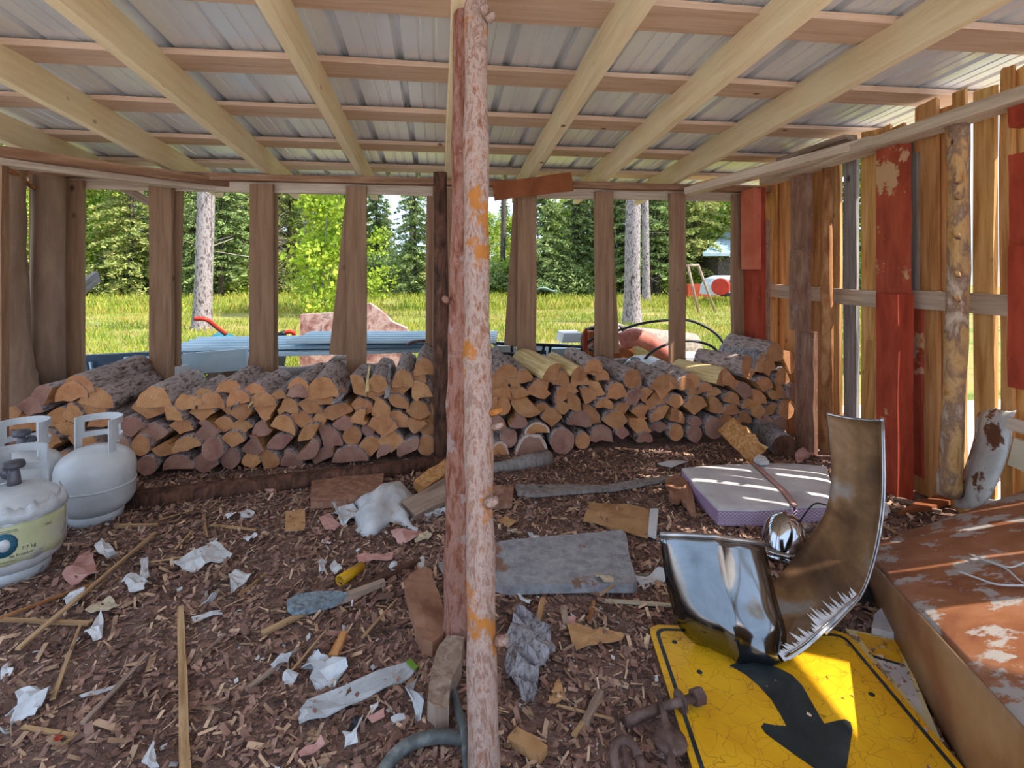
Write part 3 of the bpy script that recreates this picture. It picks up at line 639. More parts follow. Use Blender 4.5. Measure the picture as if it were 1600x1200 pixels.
# ------------------------------------------------------------------ propane tanks
def tank(px, t, label, rot, labelled=False, handle=2, valve=True, open_dir=0):
    c = T(px, 700, t); c.z = 0
    root = empty('propane_tank', c, label=label, cat='gas tank', group='white propane tanks'); root.rotation_euler = (0, 0, 0)
    M0 = Matrix.Translation(c) @ Matrix.Rotation(rot, 4, 'Z')
    prof = [(.0, .035), (.06, .032), (.11, .045), (.138, .07), (.152, .1), (.1535, .2), (.153, .245), (.146, .272), (.125, .3), (.09, .322), (.05, .335), (.0, .34)]
    prof = [(0.001 if r == 0 else r, z) for r, z in prof]
    put('tank_body', lathe_mesh(prof, 'white_enamel', 40), root, mw=M0)
    put('weld_seam', lathe_mesh([(.1525, .158), (.156, .161), (.156, .167), (.1525, .17)], 'white_enamel', 40), root, mw=M0)
    put('foot_ring', lathe_mesh([(.098, 0), (.104, 0), (.11, .045), (.106, .05)], 'white_enamel', 36), root, mw=M0)
    # collar: curved guard with cut-outs, made as a ring of plates with gaps
    def arc_plate(a0, a1, z0, z1, r=.098, th=.005, n=10, tilt=0, round_=0):
        rows = []
        for i in range(n+1):
            a = a0+(a1-a0)*i/n; lo, hi = z0, z1
            if round_:
                k = min(i, n-i)/n; hi = z1-round_*max(0, 1-k*6)**2
            rows.append([Vector(((r+tilt*0)*math.cos(a), r*math.sin(a), lo)), Vector(((r+tilt)*math.cos(a), (r+tilt)*math.sin(a), hi))])
        return rows
    A = math.radians(205)
    segs = []
    for a0, a1, z0, z1 in ((-A/2, A/2, .435, .465), (-A/2, A/2, .36, .385), (-A/2, -A/2+.5, .385, .435), (-.35, .25, .385, .435), (A/2-.45, A/2, .385, .435),
                           (-A/2, -A/2+.35, .3, .36), (-.2, .3, .325, .36), (A/2-.35, A/2, .3, .36)):
        segs.append(sheet_mesh(arc_plate(a0, a1, z0, z1, n=max(3, int((a1-a0)*6))), 'white_enamel', .006))
    vs = []; fs = []
    for s in segs:
        o = len(vs); vs += [v.co.copy() for v in s.vertices]; fs += [tuple(o+i for i in p.vertices) for p in s.polygons]; bpy.data.meshes.remove(s)
    put('collar', mesh('collar', vs, fs, 'white_enamel'), root, mw=M0)
    if valve:
        v = put('valve', tube_mesh([(0, 0, .335), (0, 0, .36), (0, 0, .39), (0, 0, .4)], [.022, .02, .016, .012], 'valve_grey', 12), root, mw=M0)
        put('valve_knob', lathe_mesh([(.01, .4), (.032, .402), (.034, .412), (.03, .425), (.012, .43)], 'valve_grey', 16), v, mw=M0)
        put('valve_outlet', tube_mesh([(0, 0, .37), (.045, .0, .37), (.055, 0, .37)], [.016, .02, .018], 'valve_grey', 12), v, mw=M0)
    return root, c
t1, c1 = tank(22, 1.98, 'white propane tank with yellow paper label and torn film, nearest of three', math.radians(150), valve=True)
t2, c2 = tank(150, 2.42, 'plain white propane tank standing on the right of the three', math.radians(70), valve=False)
t3, c3 = tank(34, 2.36, 'white propane tank half hidden behind the labelled one', math.radians(80))
def wrap(a, z, c, r=.1556): return Vector((c.x+r*math.cos(a), c.y+r*math.sin(a), z))
def facing(c): return math.atan2(-c.y, -c.x)
fa = facing(c1)
rows = []
for i in range(25):
    a = fa-1.15+2.35*i/24; rows.append([wrap(a, z+.003*math.sin(i*1.3+z*40), c1, .1563) for z in (.1, .13, .17, .21, .238)])
lab = sheet('paper_label', rows, 'label_paper', t1, t=.0012, label='yellow and grey paper label')
rows = []
for i in range(11):
    a = fa-.42+i*.048; s = .042*math.sqrt(max(0, 1-((i-5)/5.2)**2)); rows.append([wrap(a, .172-s, c1, .1575), wrap(a, .172, c1, .1575), wrap(a, .172+s, c1, .1575)])
sheet('blue_emblem', rows, 'label_blue', lab, t=.001, label='round blue emblem')
rows = []
for i in range(7):
    a = fa-.27+i*.035; s = .022*math.sqrt(max(0, 1-((i-3)/3.2)**2)); rows.append([wrap(a, .172-s, c1, .1583), wrap(a, .172, c1, .1583), wrap(a, .172+s, c1, .1583)])
sheet('emblem_highlight', rows, 'white_enamel', lab, t=.001)
def text_on(txt, a0, z0, size, c, parent, r, slope=0):
    cu = bpy.data.curves.new('lettering', 'FONT'); cu.body = txt; cu.size = size; cu.extrude = 0; ob = bpy.data.objects.new('tmp', cu); COL.objects.link(ob)
    bpy.context.view_layer.update(); me = bpy.data.meshes.new_from_object(ob); bpy.data.objects.remove(ob)
    for v in me.vertices:
        x, y = v.co.x, v.co.y; a = a0+x/r; q = wrap(a, z0+y+slope*x, c, r); v.co = q-c
    me.materials.clear(); me.materials.append(MATS['ink']); me.update()
    put('lettering', me, parent, mw=Matrix.Translation(c))
text_on('7.7 kg', fa+.12, .142, .017, c1, lab, .1580)
text_on('de Propane', fa-.08, .124, .014, c1, lab, .1580)
text_on('16oz', fa+.55, .2, .013, c1, lab, .1580)
for k, (z, L_) in enumerate(((.222, .5), (.216, .42), (.186, .35), (.18, .42), (.158, .5), (.112, .38))):
    put('printed_line', sheet_mesh([[wrap(fa-.35+L_*i/5-(0 if k % 2 else .1), z, c1, .1580)-c1, wrap(fa-.35+L_*i/5-(0 if k % 2 else .1), z+.0014, c1, .1580)-c1] for i in range(6)], 'ink', .0006), lab, mw=Matrix.Translation(c1))
# torn clear film around the shoulder of the labelled tank
rows = []
for i in range(37):
    a = fa-1.5+3.4*i/36; j = .004*math.sin(i*2.3)+.004*math.sin(i*5.1)
    rows.append([wrap(a, .075+j, c1, .158), wrap(a, .1, c1, .1592), wrap(a, .245+j, c1, .1592), wrap(a, .268+j, c1, .152), wrap(a, .29+j*2, c1, .138)])
o = sheet('torn_film', [[r[2], r[3], r[4]] for r in rows], 'plastic_clear', t1, t=.001)
# ------------------------------------------------------------------ flat pieces lying on the floor
def gz(p): return fz(p.x, p.y)
def litter(name, pts, m, label, cat, t=.003, lift=.012, crumple=.01, parent=None, group=None, sub=2, seed=0, **k):
    """pts: outline points on the floor, built as a thin crumpled sheet with its own thickness"""
    P_ = [G(px, py, lift) for px, py in pts]; c = sum(P_, Vector())/len(P_)
    import bmesh
    bm = bmesh.new(); vv = [bm.verts.new(p-c) for p in P_]; f = bm.faces.new(vv)
    bmesh.ops.triangulate(bm, faces=[f])
    bmesh.ops.subdivide_edges(bm, edges=bm.edges[:], cuts=sub, use_grid_fill=True)
    sd = seed+len(pts)*3.7+pts[0][0]*.13
    for v in bm.verts:
        w = v.co+c; n_ = noise.noise(Vector((v.co.x*16, v.co.y*16, sd))); n2 = noise.noise(Vector((v.co.x*45, v.co.y*45, sd+5)))
        v.co.z += max(0, fz(w.x, w.y))*.8+crumple*(n_+.5*n2+.3)
        v.co.x += crumple*.5*noise.noise(Vector((v.co.x*30, v.co.y*30, sd+9)))
    bmesh.ops.recalc_face_normals(bm, faces=bm.faces[:])
    g = bmesh.ops.extrude_face_region(bm, geom=bm.faces[:]); 
    for v in g['geom']:
        if isinstance(v, bmesh.types.BMVert): v.co.z += t
    bmesh.ops.recalc_face_normals(bm, faces=bm.faces[:])
    me = bpy.data.meshes.new(name); bm.to_mesh(me); bm.free(); me.materials.append(MATS[m])
    return put(name, me, parent, mw=Matrix.Translation(c), label=label, cat=cat, group=group)
L_ = litter
L_('paper_scrap', [(270, 882), (300, 868), (322, 858), (330, 846), (342, 850), (363, 870), (345, 882), (322, 886), (300, 895), (285, 894)], 'paper_white', 'large torn white paper on the floor left of centre, right of the tanks', 'paper', crumple=.02)
L_('paper_scrap', [(218, 876), (230, 874), (233, 900), (226, 906), (220, 900)], 'paper_white', 'small upright white paper strip left of the large torn paper', 'paper', crumple=.02)
L_('paper_scrap', [(189, 912), (214, 904), (228, 912), (226, 924), (206, 929), (195, 922)], 'paper_white', 'crumpled white scrap just under the white strip', 'paper', crumple=.03)
L_('paper_scrap', [(137, 993), (140, 978), (158, 960), (160, 1000), (145, 1008)], 'paper_white', 'pointed white paper scrap below the cream card', 'paper', crumple=.03)
L_('card_scrap', [(132, 960), (150, 945), (172, 932), (187, 948), (168, 958), (145, 962)], 'cream_card', 'cream card triangle on the floor below the tanks', 'card', crumple=.012)
L_('cardboard_scrap', [(97, 900), (115, 880), (140, 860), (147, 878), (152, 900), (130, 910), (115, 921)], 'paper_pink', 'reddish brown torn cardboard in front of the labelled tank', 'cardboard', crumple=.02, t=.004)
L_('paper_scrap', [(146, 862), (160, 856), (172, 854), (186, 862), (178, 872), (160, 870)], 'paper_white', 'small ball of white tissue near the labelled tank', 'paper', crumple=.05)
L_('paper_scrap', [(100, 940), (112, 932), (128, 931), (122, 945), (105, 950)], 'paper_white', 'white scrap half under the long straw stick', 'paper', crumple=.03)
L_('paper_scrap', [(357, 914), (375, 900), (392, 906), (378, 918), (362, 932)], 'paper_white', 'printed white scrap below the large torn paper', 'paper', crumple=.03)
L_('paper_scrap', [(315, 938), (325, 928), (342, 936), (335, 948), (316, 947)], 'paper_white', 'crumpled grey-white scrap left of the wooden stake head', 'paper', crumple=.04)
L_('paper_scrap', [(300, 966), (345, 956), (348, 962), (303, 974)], 'paper_white', 'flat white strip beside the top of the upright stake', 'paper', crumple=.006)
L_('paper_scrap', [(10, 1122), (28, 1098), (50, 1083), (80, 1090), (72, 1106), (50, 1122), (30, 1124), (8, 1142), (0, 1150), (0, 1142), (22, 1120)], 'paper_white', 'twisted white tissue at the left edge near the camera', 'tissue', crumple=.05)
L_('paper_scrap', [(216, 1200), (238, 1166), (250, 1182), (248, 1200)], 'paper_white', 'pointed white scrap at the bottom edge beside the stake', 'paper', crumple=.03)
L_('paper_scrap', [(124, 1090), (180, 1070), (186, 1073), (150, 1087), (128, 1093)], 'paper_white', 'long narrow white strip crossing under a thin stick', 'paper', crumple=.006)
L_('wrapper', [(82, 1160), (92, 1152), (101, 1156), (96, 1166), (84, 1168)], 'red_plastic', 'small bright red wrapper near the left bottom corner', 'wrapper', crumple=.02)
L_('paper_scrap', [(0, 1046), (10, 1040), (22, 1046), (14, 1056), (2, 1056)], 'paper_white', 'small white scrap at the left edge', 'paper', crumple=.03)
L_('cardboard_scrap', [(446, 802), (477, 795), (477, 829), (446, 831)], 'cardboard', 'square tan cardboard piece left of the white bag', 'cardboard', crumple=.008)
L_('cardboard_scrap', [(498, 812), (514, 804), (532, 822), (524, 832), (508, 826)], 'paper_pink', 'pink card square below the white bag', 'card', crumple=.01)
L_('paper_scrap', [(350, 808), (364, 801), (370, 806), (356, 813)], 'paper_white', 'small white scrap left of the tan cardboard square', 'paper', crumple=.02)
L_('paper_scrap', [(375, 807), (388, 798), (398, 803), (390, 810), (378, 811)], 'paper_white', 'rounded white scrap nearest the tan cardboard square', 'paper', crumple=.03)
L_('paper_scrap', [(412, 762), (432, 759), (432, 770), (414, 771)], 'paper_pink', 'small pale pink card before the sleeper log', 'card', crumple=.02)
L_('paper_scrap', [(380, 842), (398, 838), (402, 842), (386, 848)], 'paper_white', 'white scrap under the tan cardboard square', 'paper', crumple=.03)
L_('paper_scrap', [(497, 884), (508, 880), (510, 898), (500, 902)], 'paper_white', 'short white roll left of the yellow tube', 'paper', crumple=.04)
L_('paper_scrap', [(515, 882), (524, 876), (534, 892), (520, 899)], 'paper_white', 'square white scrap touching the yellow tube', 'paper', crumple=.02)
L_('bark_piece', [(558, 872), (590, 866), (616, 862), (612, 874), (585, 878), (562, 880)], 'paper_pink', 'pink bark flake behind the yellow tube', 'bark', crumple=.015)
L_('paper_scrap', [(612, 836), (640, 832), (660, 832), (650, 846), (625, 850), (612, 845)], 'paper_pink', 'pinkish crumpled paper under the white bag', 'paper', crumple=.03)
L_('cardboard_scrap', [(648, 842), (668, 832), (676, 836), (664, 848), (650, 849)], 'cream_card', 'cream scrap left of the trunk props', 'card', crumple=.02)
L_('paper_scrap', [(665, 802), (684, 798), (700, 794), (700, 800), (676, 808), (668, 826), (664, 812)], 'paper_white', 'curled grey-white peeling left of the trunk props', 'paper', crumple=.04)
L_('paper_scrap', [(652, 872), (660, 870), (668, 882), (664, 894), (656, 890)], 'paper_white', 'white scrap above the oval wood slab', 'paper', crumple=.03)
L_('paper_scrap', [(605, 886), (618, 882), (624, 888), (610, 898)], 'paper_white', 'small white curl right of the yellow tube', 'paper', crumple=.04)
L_('paper_scrap', [(424, 1040), (440, 1028), (460, 1026), (452, 1040), (430, 1048)], 'plastic_clear', 'crinkled clear film scrap left of the clear plastic bag', 'plastic', crumple=.02)
L_('paper_scrap', [(441, 1062), (452, 1055), (462, 1058), (456, 1068), (443, 1072)], 'paper_white', 'tiny white scrap below the crinkled film', 'paper', crumple=.03)
L_('clear_bag', [(480, 1024), (495, 1022), (500, 1034), (520, 1034), (543, 1056), (530, 1070), (505, 1081), (487, 1070), (480, 1050)], 'plastic_clear', 'crumpled clear plastic bag above the long clear strip', 'plastic bag', crumple=.06)
L_('plastic_strip', [(468, 1112), (480, 1098), (640, 1034), (653, 1046), (640, 1060), (600, 1084), (510, 1120), (466, 1134)], 'plastic_clear', 'long flat clear plastic strip lying diagonally near the bottom', 'plastic strip', crumple=.015, t=.004)
L_('green_tag', [(634, 1036), (642, 1031), (654, 1045), (648, 1050)], 'leaf_light', 'small pale green tag on the clear plastic strip', 'tag', crumple=.004, lift=.02)
L_('paper_scrap', [(640, 1082), (650, 1066), (658, 1086), (662, 1124), (654, 1126), (642, 1104)], 'plastic_clear', 'pointed clear film piece right of the long strip', 'plastic', crumple=.05)
L_('paper_scrap', [(578, 1108), (588, 1104), (592, 1110), (584, 1118)], 'paper_white', 'small oval white pebble-like scrap below the strip', 'paper', crumple=.03)
L_('paper_scrap', [(540, 1152), (562, 1148), (560, 1176), (545, 1172)], 'paper_white', 'small white crumpled scrap under the black rag', 'paper', crumple=.05)
L_('black_rag', [(540, 1150), (545, 1132), (562, 1120), (576, 1122), (574, 1130), (560, 1134), (552, 1146)], 'rubber_black', 'curved black rag near the bottom edge', 'rag', crumple=.02)
L_('cardboard_scrap', [(574, 1124), (600, 1112), (601, 1124), (582, 1130)], 'paper_pink', 'small pinkish chip beside the black rag', 'chip', crumple=.01)
L_('paper_scrap', [(612, 1124), (634, 1118), (636, 1124), (616, 1132)], 'paper_white', 'narrow white scrap right of the black rag', 'paper', crumple=.02)
L_('paper_scrap', [(466, 1176), (478, 1168), (492, 1164), (503, 1155), (505, 1166), (488, 1176), (470, 1184)], 'paper_pink', 'pale bone-shaped chip near the bottom edge', 'chip', crumple=.02)
L_('cardboard_piece', [(911, 816), (922, 787), (945, 790), (975, 790), (1015, 797), (1012, 842), (985, 836), (950, 824), (930, 822)], 'cardboard', 'tan cardboard sheet behind the grey foam slab', 'cardboard', crumple=.012, t=.005)
L_('plastic_strip', [(1012, 838), (1016, 798), (1029, 798), (1025, 843)], 'white_plastic', 'pale grey plastic strip at the end of the tan cardboard', 'plastic strip', crumple=.002, t=.01, lift=.018)
L_('cardboard_piece', [(885, 976), (905, 974), (925, 986), (955, 986), (976, 994), (972, 1002), (930, 1010), (900, 1020)], 'cardboard', 'torn tan cardboard wedge in front of the grey foam slab', 'cardboard', crumple=.012, t=.004)
L_('cardboard_scrap', [(882, 972), (888, 966), (901, 965), (898, 974), (886, 977)], 'paper_pink', 'small pink chip touching the torn tan cardboard', 'chip', crumple=.01)
L_('cardboard_scrap', [(856, 1098), (865, 1078), (874, 1062), (881, 1078), (880, 1090), (866, 1098)], 'cardboard', 'pointed tan chip at the lower end of the dark bark curl', 'chip', crumple=.015)
L_('plaster_scrap', [(925, 898), (938, 892), (955, 900), (958, 912), (945, 916), (930, 908)], 'cream_card', 'broken whitish plaster bit on the grey foam slab', 'plaster', crumple=.02, lift=.04)
L_('plaster_scrap', [(986, 902), (1010, 906), (1024, 896), (1040, 898), (1040, 908), (1020, 914), (1010, 920), (998, 912)], 'paper_white', 'white plaster scrap between foam slab and chrome bumper', 'plaster', crumple=.03)
L_('paper_scrap', [(804, 922), (812, 924), (816, 936), (832, 938), (826, 945), (810, 940)], 'paper_white', 'curled white scrap under the grey foam slab edge', 'paper', crumple=.03)
L_('paper_scrap', [(824, 836), (836, 834), (846, 850), (838, 852)], 'paper_white', 'white curled bark behind the grey foam slab', 'paper', crumple=.03)
L_('bark_piece', [(776, 814), (790, 809), (808, 820), (796, 828)], 'cardboard', 'tan bark chip right of the trunk props', 'bark', crumple=.02)
L_('bark_piece', [(793, 832), (802, 828), (810, 834), (802, 840)], 'cream_card', 'small cream chip below the tan bark chip', 'bark', crumple=.02)
L_('leaflet', [(1027, 726), (1050, 719), (1075, 722), (1050, 731)], 'paper_white', 'white leaflet lying beside the folded mattress', 'leaflet', crumple=.006)
L_('bark_piece', [(1037, 760), (1058, 756), (1076, 762), (1088, 808), (1078, 806), (1064, 790), (1050, 798), (1044, 780)], 'brown_slab', 'split reddish bark slab left of the folded mattress', 'bark', crumple=.03, t=.02)
L_('paper_scrap', [(1380, 682+100), (1392, 800), (1386, 812), (1378, 808)], 'paper_white', 'small white scrap right of the upright bumper', 'paper', crumple=.02)
L_('bark_piece', [(1240, 712), (1262, 702), (1275, 706), (1264, 722), (1248, 724)], 'paper_pink', 'pink torn bark at the foot of the right wall', 'bark', crumple=.03)
L_('bark_piece', [(768, 765), (803, 766), (800, 794), (768, 796)], 'mauve_wood', 'dark red-brown square board piece right of the trunk props', 'board', crumple=.004, t=.02)
L_('cardboard_scrap', [(1044, 940), (1062, 944), (1060, 964), (1052, 948)], 'cardboard', 'ragged tan splinter above the yellow sign', 'chip', crumple=.01)
# thicker lying things
L_('foam_slab', [(775, 862), (786, 858), (972, 840), (978, 846), (985, 890), (996, 922), (990, 928), (800, 930), (774, 926)], 'foam_grey', 'grey foam slab dusted with bark right of the trunk props', 'foam slab', t=.032, crumple=.006)
L_('oval_slab', [(632, 930), (645, 912), (662, 905), (674, 908), (680, 935), (694, 975), (694, 1015), (676, 1028), (660, 1024), (650, 1000), (640, 965)], 'brown_slab', 'oval brown wood slab lying left of the trunk props', 'wood slab', t=.045, crumple=.01)
L_('board_piece', [(487, 757), (560, 752), (600, 748), (596, 774), (540, 792), (485, 796)], 'mauve_wood', 'purplish brown board half under the white bag', 'board', t=.03, crumple=.003)
L_('plank', [(805, 762), (940, 762), (1052, 746), (1056, 752), (960, 768), (840, 778), (808, 776)], 'grey_wood', 'grey plank sunk in the bark litter behind the cardboard', 'plank', t=.015, crumple=.004)
L_('torn_bark', [(790, 1025), (800, 992), (812, 980), (826, 976), (840, 985), (866, 1016), (860, 1036), (845, 1060), (843, 1084), (835, 1106), (815, 1098), (800, 1078), (788, 1052)], 'silver_bark', 'dark silvery bark curl beside the orange trunk prop', 'bark', t=.012, crumple=.07, sub=3)
L_('wood_splinter', [(834, 982), (846, 935), (854, 932), (850, 952), (843, 986)], 'cardboard', 'pointed tan splinter standing on the silvery bark curl', 'splinter', t=.008, crumple=.02)
L_('rotten_block', [(668, 1130), (672, 1085), (686, 1035), (700, 1022), (724, 1025), (722, 1060), (706, 1100), (700, 1140), (680, 1145)], 'weathered_wood', 'weathered split block under the nearer trunk prop', 'wood block', t=.05, crumple=.012)
L_('dusty_shoe_sole', [(449, 958), (449, 948), (462, 940), (500, 932), (525, 933), (544, 938), (520, 950), (480, 962), (460, 966)], 'blue_grey', 'blue-grey fuzzy sole-shaped pad left of the oval wood slab', 'pad', t=.02, crumple=.01)
L_('thin_board', [(1404, 806), (1430, 792), (1478, 776), (1492, 778), (1488, 788), (1450, 800)], 'orange_wood', 'brown board scrap on the floor before the white fender', 'board', t=.02, crumple=.004)
# white crumpled bag: folded sheet with real height
def bag(name, rows, m, label, cat, t=.003): return sheet(name, rows, m, t=t, label=label, cat=cat)
rows = []
for i in range(15):
    row = []
    for j in range(15):
        u, v = i/14, j/14
        px = 555+95*u+4*math.sin(j*1.1); py = 832-62*v+10*math.sin(u*7)
        hgt = .01+.1*math.sin(math.pi*min(1, u*1.1))**.8*math.sin(math.pi*v)**.8+.035*noise.noise(Vector((u*6, v*6, 2)))+.02*abs(noise.noise(Vector((u*14, v*14, 4))))
        row.append(G(px, py, 0)+Vector((0, 0, max(.006, hgt))))
    rows.append(row)
bag('white_bag', rows, 'paper_white', 'large crumpled white plastic bag left of the trunk props', 'plastic bag')
L_('paper_scrap', [(517, 786), (530, 786), (545, 794), (562, 798), (564, 812), (548, 818), (532, 820), (524, 806)], 'paper_white', 'white folded film lying left against the white bag', 'plastic', crumple=.04)
# ------------------------------------------------------------------ sticks and splinters on the floor
def stick(px0, py0, px1, py1, w, m, label, t=None, group=None, taper=.8, cat='stick', dz=0):
    a = G(px0, py0, .012+dz); b = G(px1, py1, .014+dz)
    board('stick', a, b, w, t or w*.5, m, wdir=(0, 0, 1) if 0 else (b-a).cross(Vector((0, 0, 1))), wob=w*.08, taper=taper, seg=6, label=label, cat=cat)
stick(290, 1215, 282, 950, .022, 'straw', 'straight square wooden stake lying toward the camera', .014, taper=.85, cat='stake', dz=.008)
stick(28, 1014, 243, 832, .016, 'straw', 'long pale stick running diagonally in front of the tanks', taper=.7, dz=.014)
stick(0, 966, 160, 906, .014, 'sapling_bark', 'long brown strip from the left edge under the pale stick', taper=.5, dz=.004)
stick(0, 968, 140, 974, .014, 'straw', 'low tan slat at the left edge below the brown strip', taper=1.2)
stick(82, 1092, 126, 976, .012, 'straw', 'thin straw-coloured stick pointing at the camera, left side', taper=.6, dz=.01)
stick(130, 1130, 232, 1022, .014, 'weathered_wood', 'grey-brown stick crossing the long white strip', taper=.6, dz=.012)
stick(35, 1136, 116, 1150, .011, 'straw', 'short tan stick beside the red wrapper', taper=.9)
stick(95, 1166, 122, 1146, .01, 'straw', 'short stick meeting the tan one in a corner', taper=.9)
stick(300, 1036, 352, 990, .01, 'weathered_wood', 'grey twig just right of the upright stake', taper=.6)
stick(212, 1044, 185, 1068, .01, 'weathered_wood', 'short grey chip of stick near the grey-brown stick', taper=.8)
stick(374, 930, 416, 896, .014, 'straw', 'pale stick right of the printed scrap', taper=.5)
stick(410, 990, 496, 948, .022, 'straw', 'flat tan splint below the blue-grey pad', taper=.9)
stick(496, 950, 600, 910, .03, 'weathered_wood', 'thick brown bark-covered branch by the blue-grey pad', .02, taper=.8, dz=.006)
stick(560, 918, 655, 876, .03, 'dark_bark', 'dark branch between yellow tube and oval wood slab', .02, taper=.8)
stick(520, 1028, 538, 990, .024, 'honey_wood', 'chunky golden wood chip above the clear strip', .018, taper=.8, cat='chip')
stick(566, 996, 620, 936, .009, 'straw', 'thin straw left of the oval wood slab', taper=.5)
stick(385, 1078, 466, 1014, .016, 'weathered_wood', 'flat brown stick left of the clear bag', taper=.6)
stick(456, 1048, 510, 984, .008, 'straw', 'thin twig between clear bag and golden chip', taper=.6)
stick(180, 822, 246, 820, .02, 'straw', 'tan splinter behind the long pale stick', taper=.7)
stick(248, 812, 312, 794, .007, 'straw', 'thin bent straw before the sleeper log', taper=.8)
stick(330, 820, 400, 828, .014, 'straw', 'tan lath right of the thin bent straw', taper=.6)
stick(318, 804, 324, 838, .012, 'straw', 'short upright tan sliver in front of the sleeper log', taper=.6)
stick(274, 858, 300, 830, .01, 'straw', 'short pale sliver above the large torn paper', taper=.6)
stick(210, 882, 300, 868, .008, 'straw', 'thin straw running into the large torn paper', taper=.8)
stick(312, 740, 322, 768, .006, 'straw', 'thin straw leaning on the sleeper log', taper=.8, dz=.02)
stick(922, 970, 928, 940, .014, 'sapling_bark', 'short brown stub below the grey foam slab', taper=.9)
stick(938, 930, 962, 912, .01, 'straw', 'tan sliver over the lower edge of the grey foam slab', taper=.6, dz=.03)
stick(880, 950, 884, 975, .02, 'weathered_wood', 'upright brown chip left of the torn cardboard wedge', taper=.9)
stick(800, 1150, 850, 1180, .045, 'cardboard', 'chunky tan wood chip at the bottom edge, right of the props', .02, cat='chip')
stick(938, 1082, 915, 1130, .02, 'weathered_wood', 'grey stick running down beside the rusty hitch ring', .016, taper=.9)
stick(896, 1150, 936, 1095, .012, 'straw', 'tan stick left of the rusty hitch ring', taper=.8)
stick(870, 1102, 962, 1124, .007, 'straw', 'thin grass stem near the rusty hitch ring', taper=.8)
stick(940, 938, 1060, 946, .014, 'cream_card', 'broken pale lath under the plaster scraps', taper=.8)
stick(998, 900, 1042, 896, .014, 'grey_wood', 'grey strip pointing at the chrome bumper', taper=.8)
stick(1364, 812, 1410, 838, .012, 'straw', 'tan stick on the floor right of the upright bumper', taper=.8)
stick(700, 905, 688, 880, .02, 'grey_wood', 'short dark stub beside the trunk props', taper=.9)
stick(1390, 775, 1470, 800, .03, 'weathered_wood', 'weathered lath by the foot of the birch pole', .012)
stick(1412, 744, 1474, 768, .035, 'honey_wood', 'honey-coloured lath along the foot of the right wall', .014)
stick(1240, 700, 1275, 718, .01, 'sapling_bark', 'thin brown stick at the foot of the right wall', taper=.7)
# split timbers left of the props
board('split_timber', G(640, 800, .03), G(735, 752, .06), .12, .06, 'weathered_wood', wdir=(0, 1, .3), wob=.01, ends=.02, label='weathered grey split timber behind the trunk props', cat='timber')
board('split_timber', G(655, 762, .05), G(702, 728, .09), .085, .05, 'split_wood', wdir=(0, 1, .3), wob=.008, ends=.02, label='orange split billet lying on the grey timber behind the props', cat='timber')
# yellow tube
yt = tube('yellow_tube', [G(531, 908, .022), G(566, 884, .02)], [.021, .017], 'plastic_yellow', n=16, label='short yellow plastic tube with open end lying on the litter', cat='tube', caps=False, smooth=True)
md = yt.modifiers.new('s', 'SOLIDIFY'); md.thickness = .004; md.offset = -1
# hoses near the camera
tube('hose', spline([G(694, 1046, .02), G(704, 1068, .04), G(716, 1110, .04), G(726, 1150, .03), G(732, 1230, .02)], 6), .011, 'rubber_grey', n=10, label='dark grey hose piece curving down beside the orange trunk prop', cat='hose')
hs_ = tube('hose', spline([G(590, 1222, .02), G(612, 1185, .03), G(645, 1160, .035), G(690, 1150, .03), G(722, 1155, .02)], 6), .015, 'rubber_grey', n=10, label='thick grey hose arc with worn pale edge at the bottom edge', cat='hose')
# ------------------------------------------------------------------ folded mattress
mt = empty('mattress', G(1190, 780), label='folded cot mattress with white underside and lilac chevron sides', cat='mattress')
def slab(poly_px, z0, z1, m, name, parent, t_=0):
    P_ = [G(px, py, z1) for px, py in poly_px]
    return prism(name, P_, (0, 0, -1), z1-z0, m, parent)
top = [(1065, 731), (1120, 726), (1174, 724), (1225, 770), (1240, 792), (1180, 796), (1122, 795), (1085, 757)]
top2 = [(1178, 723), (1240, 724), (1292, 728), (1300, 760), (1296, 790), (1244, 791), (1226, 768)]
def puffy(name, P_px, ztop, parent):
    P_ = [G(px, py, ztop) for px, py in P_px]; c = sum(P_, Vector())/len(P_); n = len(P_)
    vs = []; fs = []; ring = [(1, -.075), (1.0, -.01), (.985, 0), (.9, .006), (.6, .01), (.25, .011)]
    for s, dz in ring:
        for p in P_: q = c+(p-c)*s; vs.append(Vector((q.x, q.y, ztop+dz))-c)
    for i in range(len(ring)-1):
        for j in range(n): a = i*n+j; b = i*n+(j+1) % n; fs.append((a, b, b+n, a+n))
    fs.append(tuple((len(ring)-1)*n+j for j in range(n))); fs.append(tuple(range(n-1, -1, -1)))
    mi = [1 if k < n else 0 for k in range(len(fs))]
    return put(name, mesh(name, vs, fs, ['foam_white', 'chevron_cloth'], mi), parent, mw=Matrix.Translation(c))
puffy('left_half', top, .088, mt); puffy('right_half', top2, .086, mt)
# zigzag print on the front side
def chevrons(a, b, z0, z1, rows_, nz_, parent):
    d = (b-a); out = Vector((d.y, -d.x, 0)).normalized(); 
    if out.y > 0: out = -out
    for r_ in range(rows_):
        z = z0+(z1-z0)*(r_+.5)/rows_; vs = []; fs = []; h_ = (z1-z0)/rows_
        for i in range(nz_*2+1):
            p = a+d*(i/(nz_*2))+out*.002; q = h_*.5*(1 if i % 2 else -1)*.8
            vs += [p+Vector((0, 0, z+q-h_*.22)), p+Vector((0, 0, z+q+h_*.22))]
        for i in range(nz_*2): k = 2*i; fs.append((k, k+2, k+3, k+1))
        put('chevron_band', mesh('chevron', vs, fs, 'chevron_pale'), parent, kind=None)
a_ = G(1122, 795, .088); b_ = G(1180, 796, .088); c_ = G(1240, 792, .088); d_ = G(1296, 790, .086)
for p in (a_, b_, c_, d_): p.z = 0
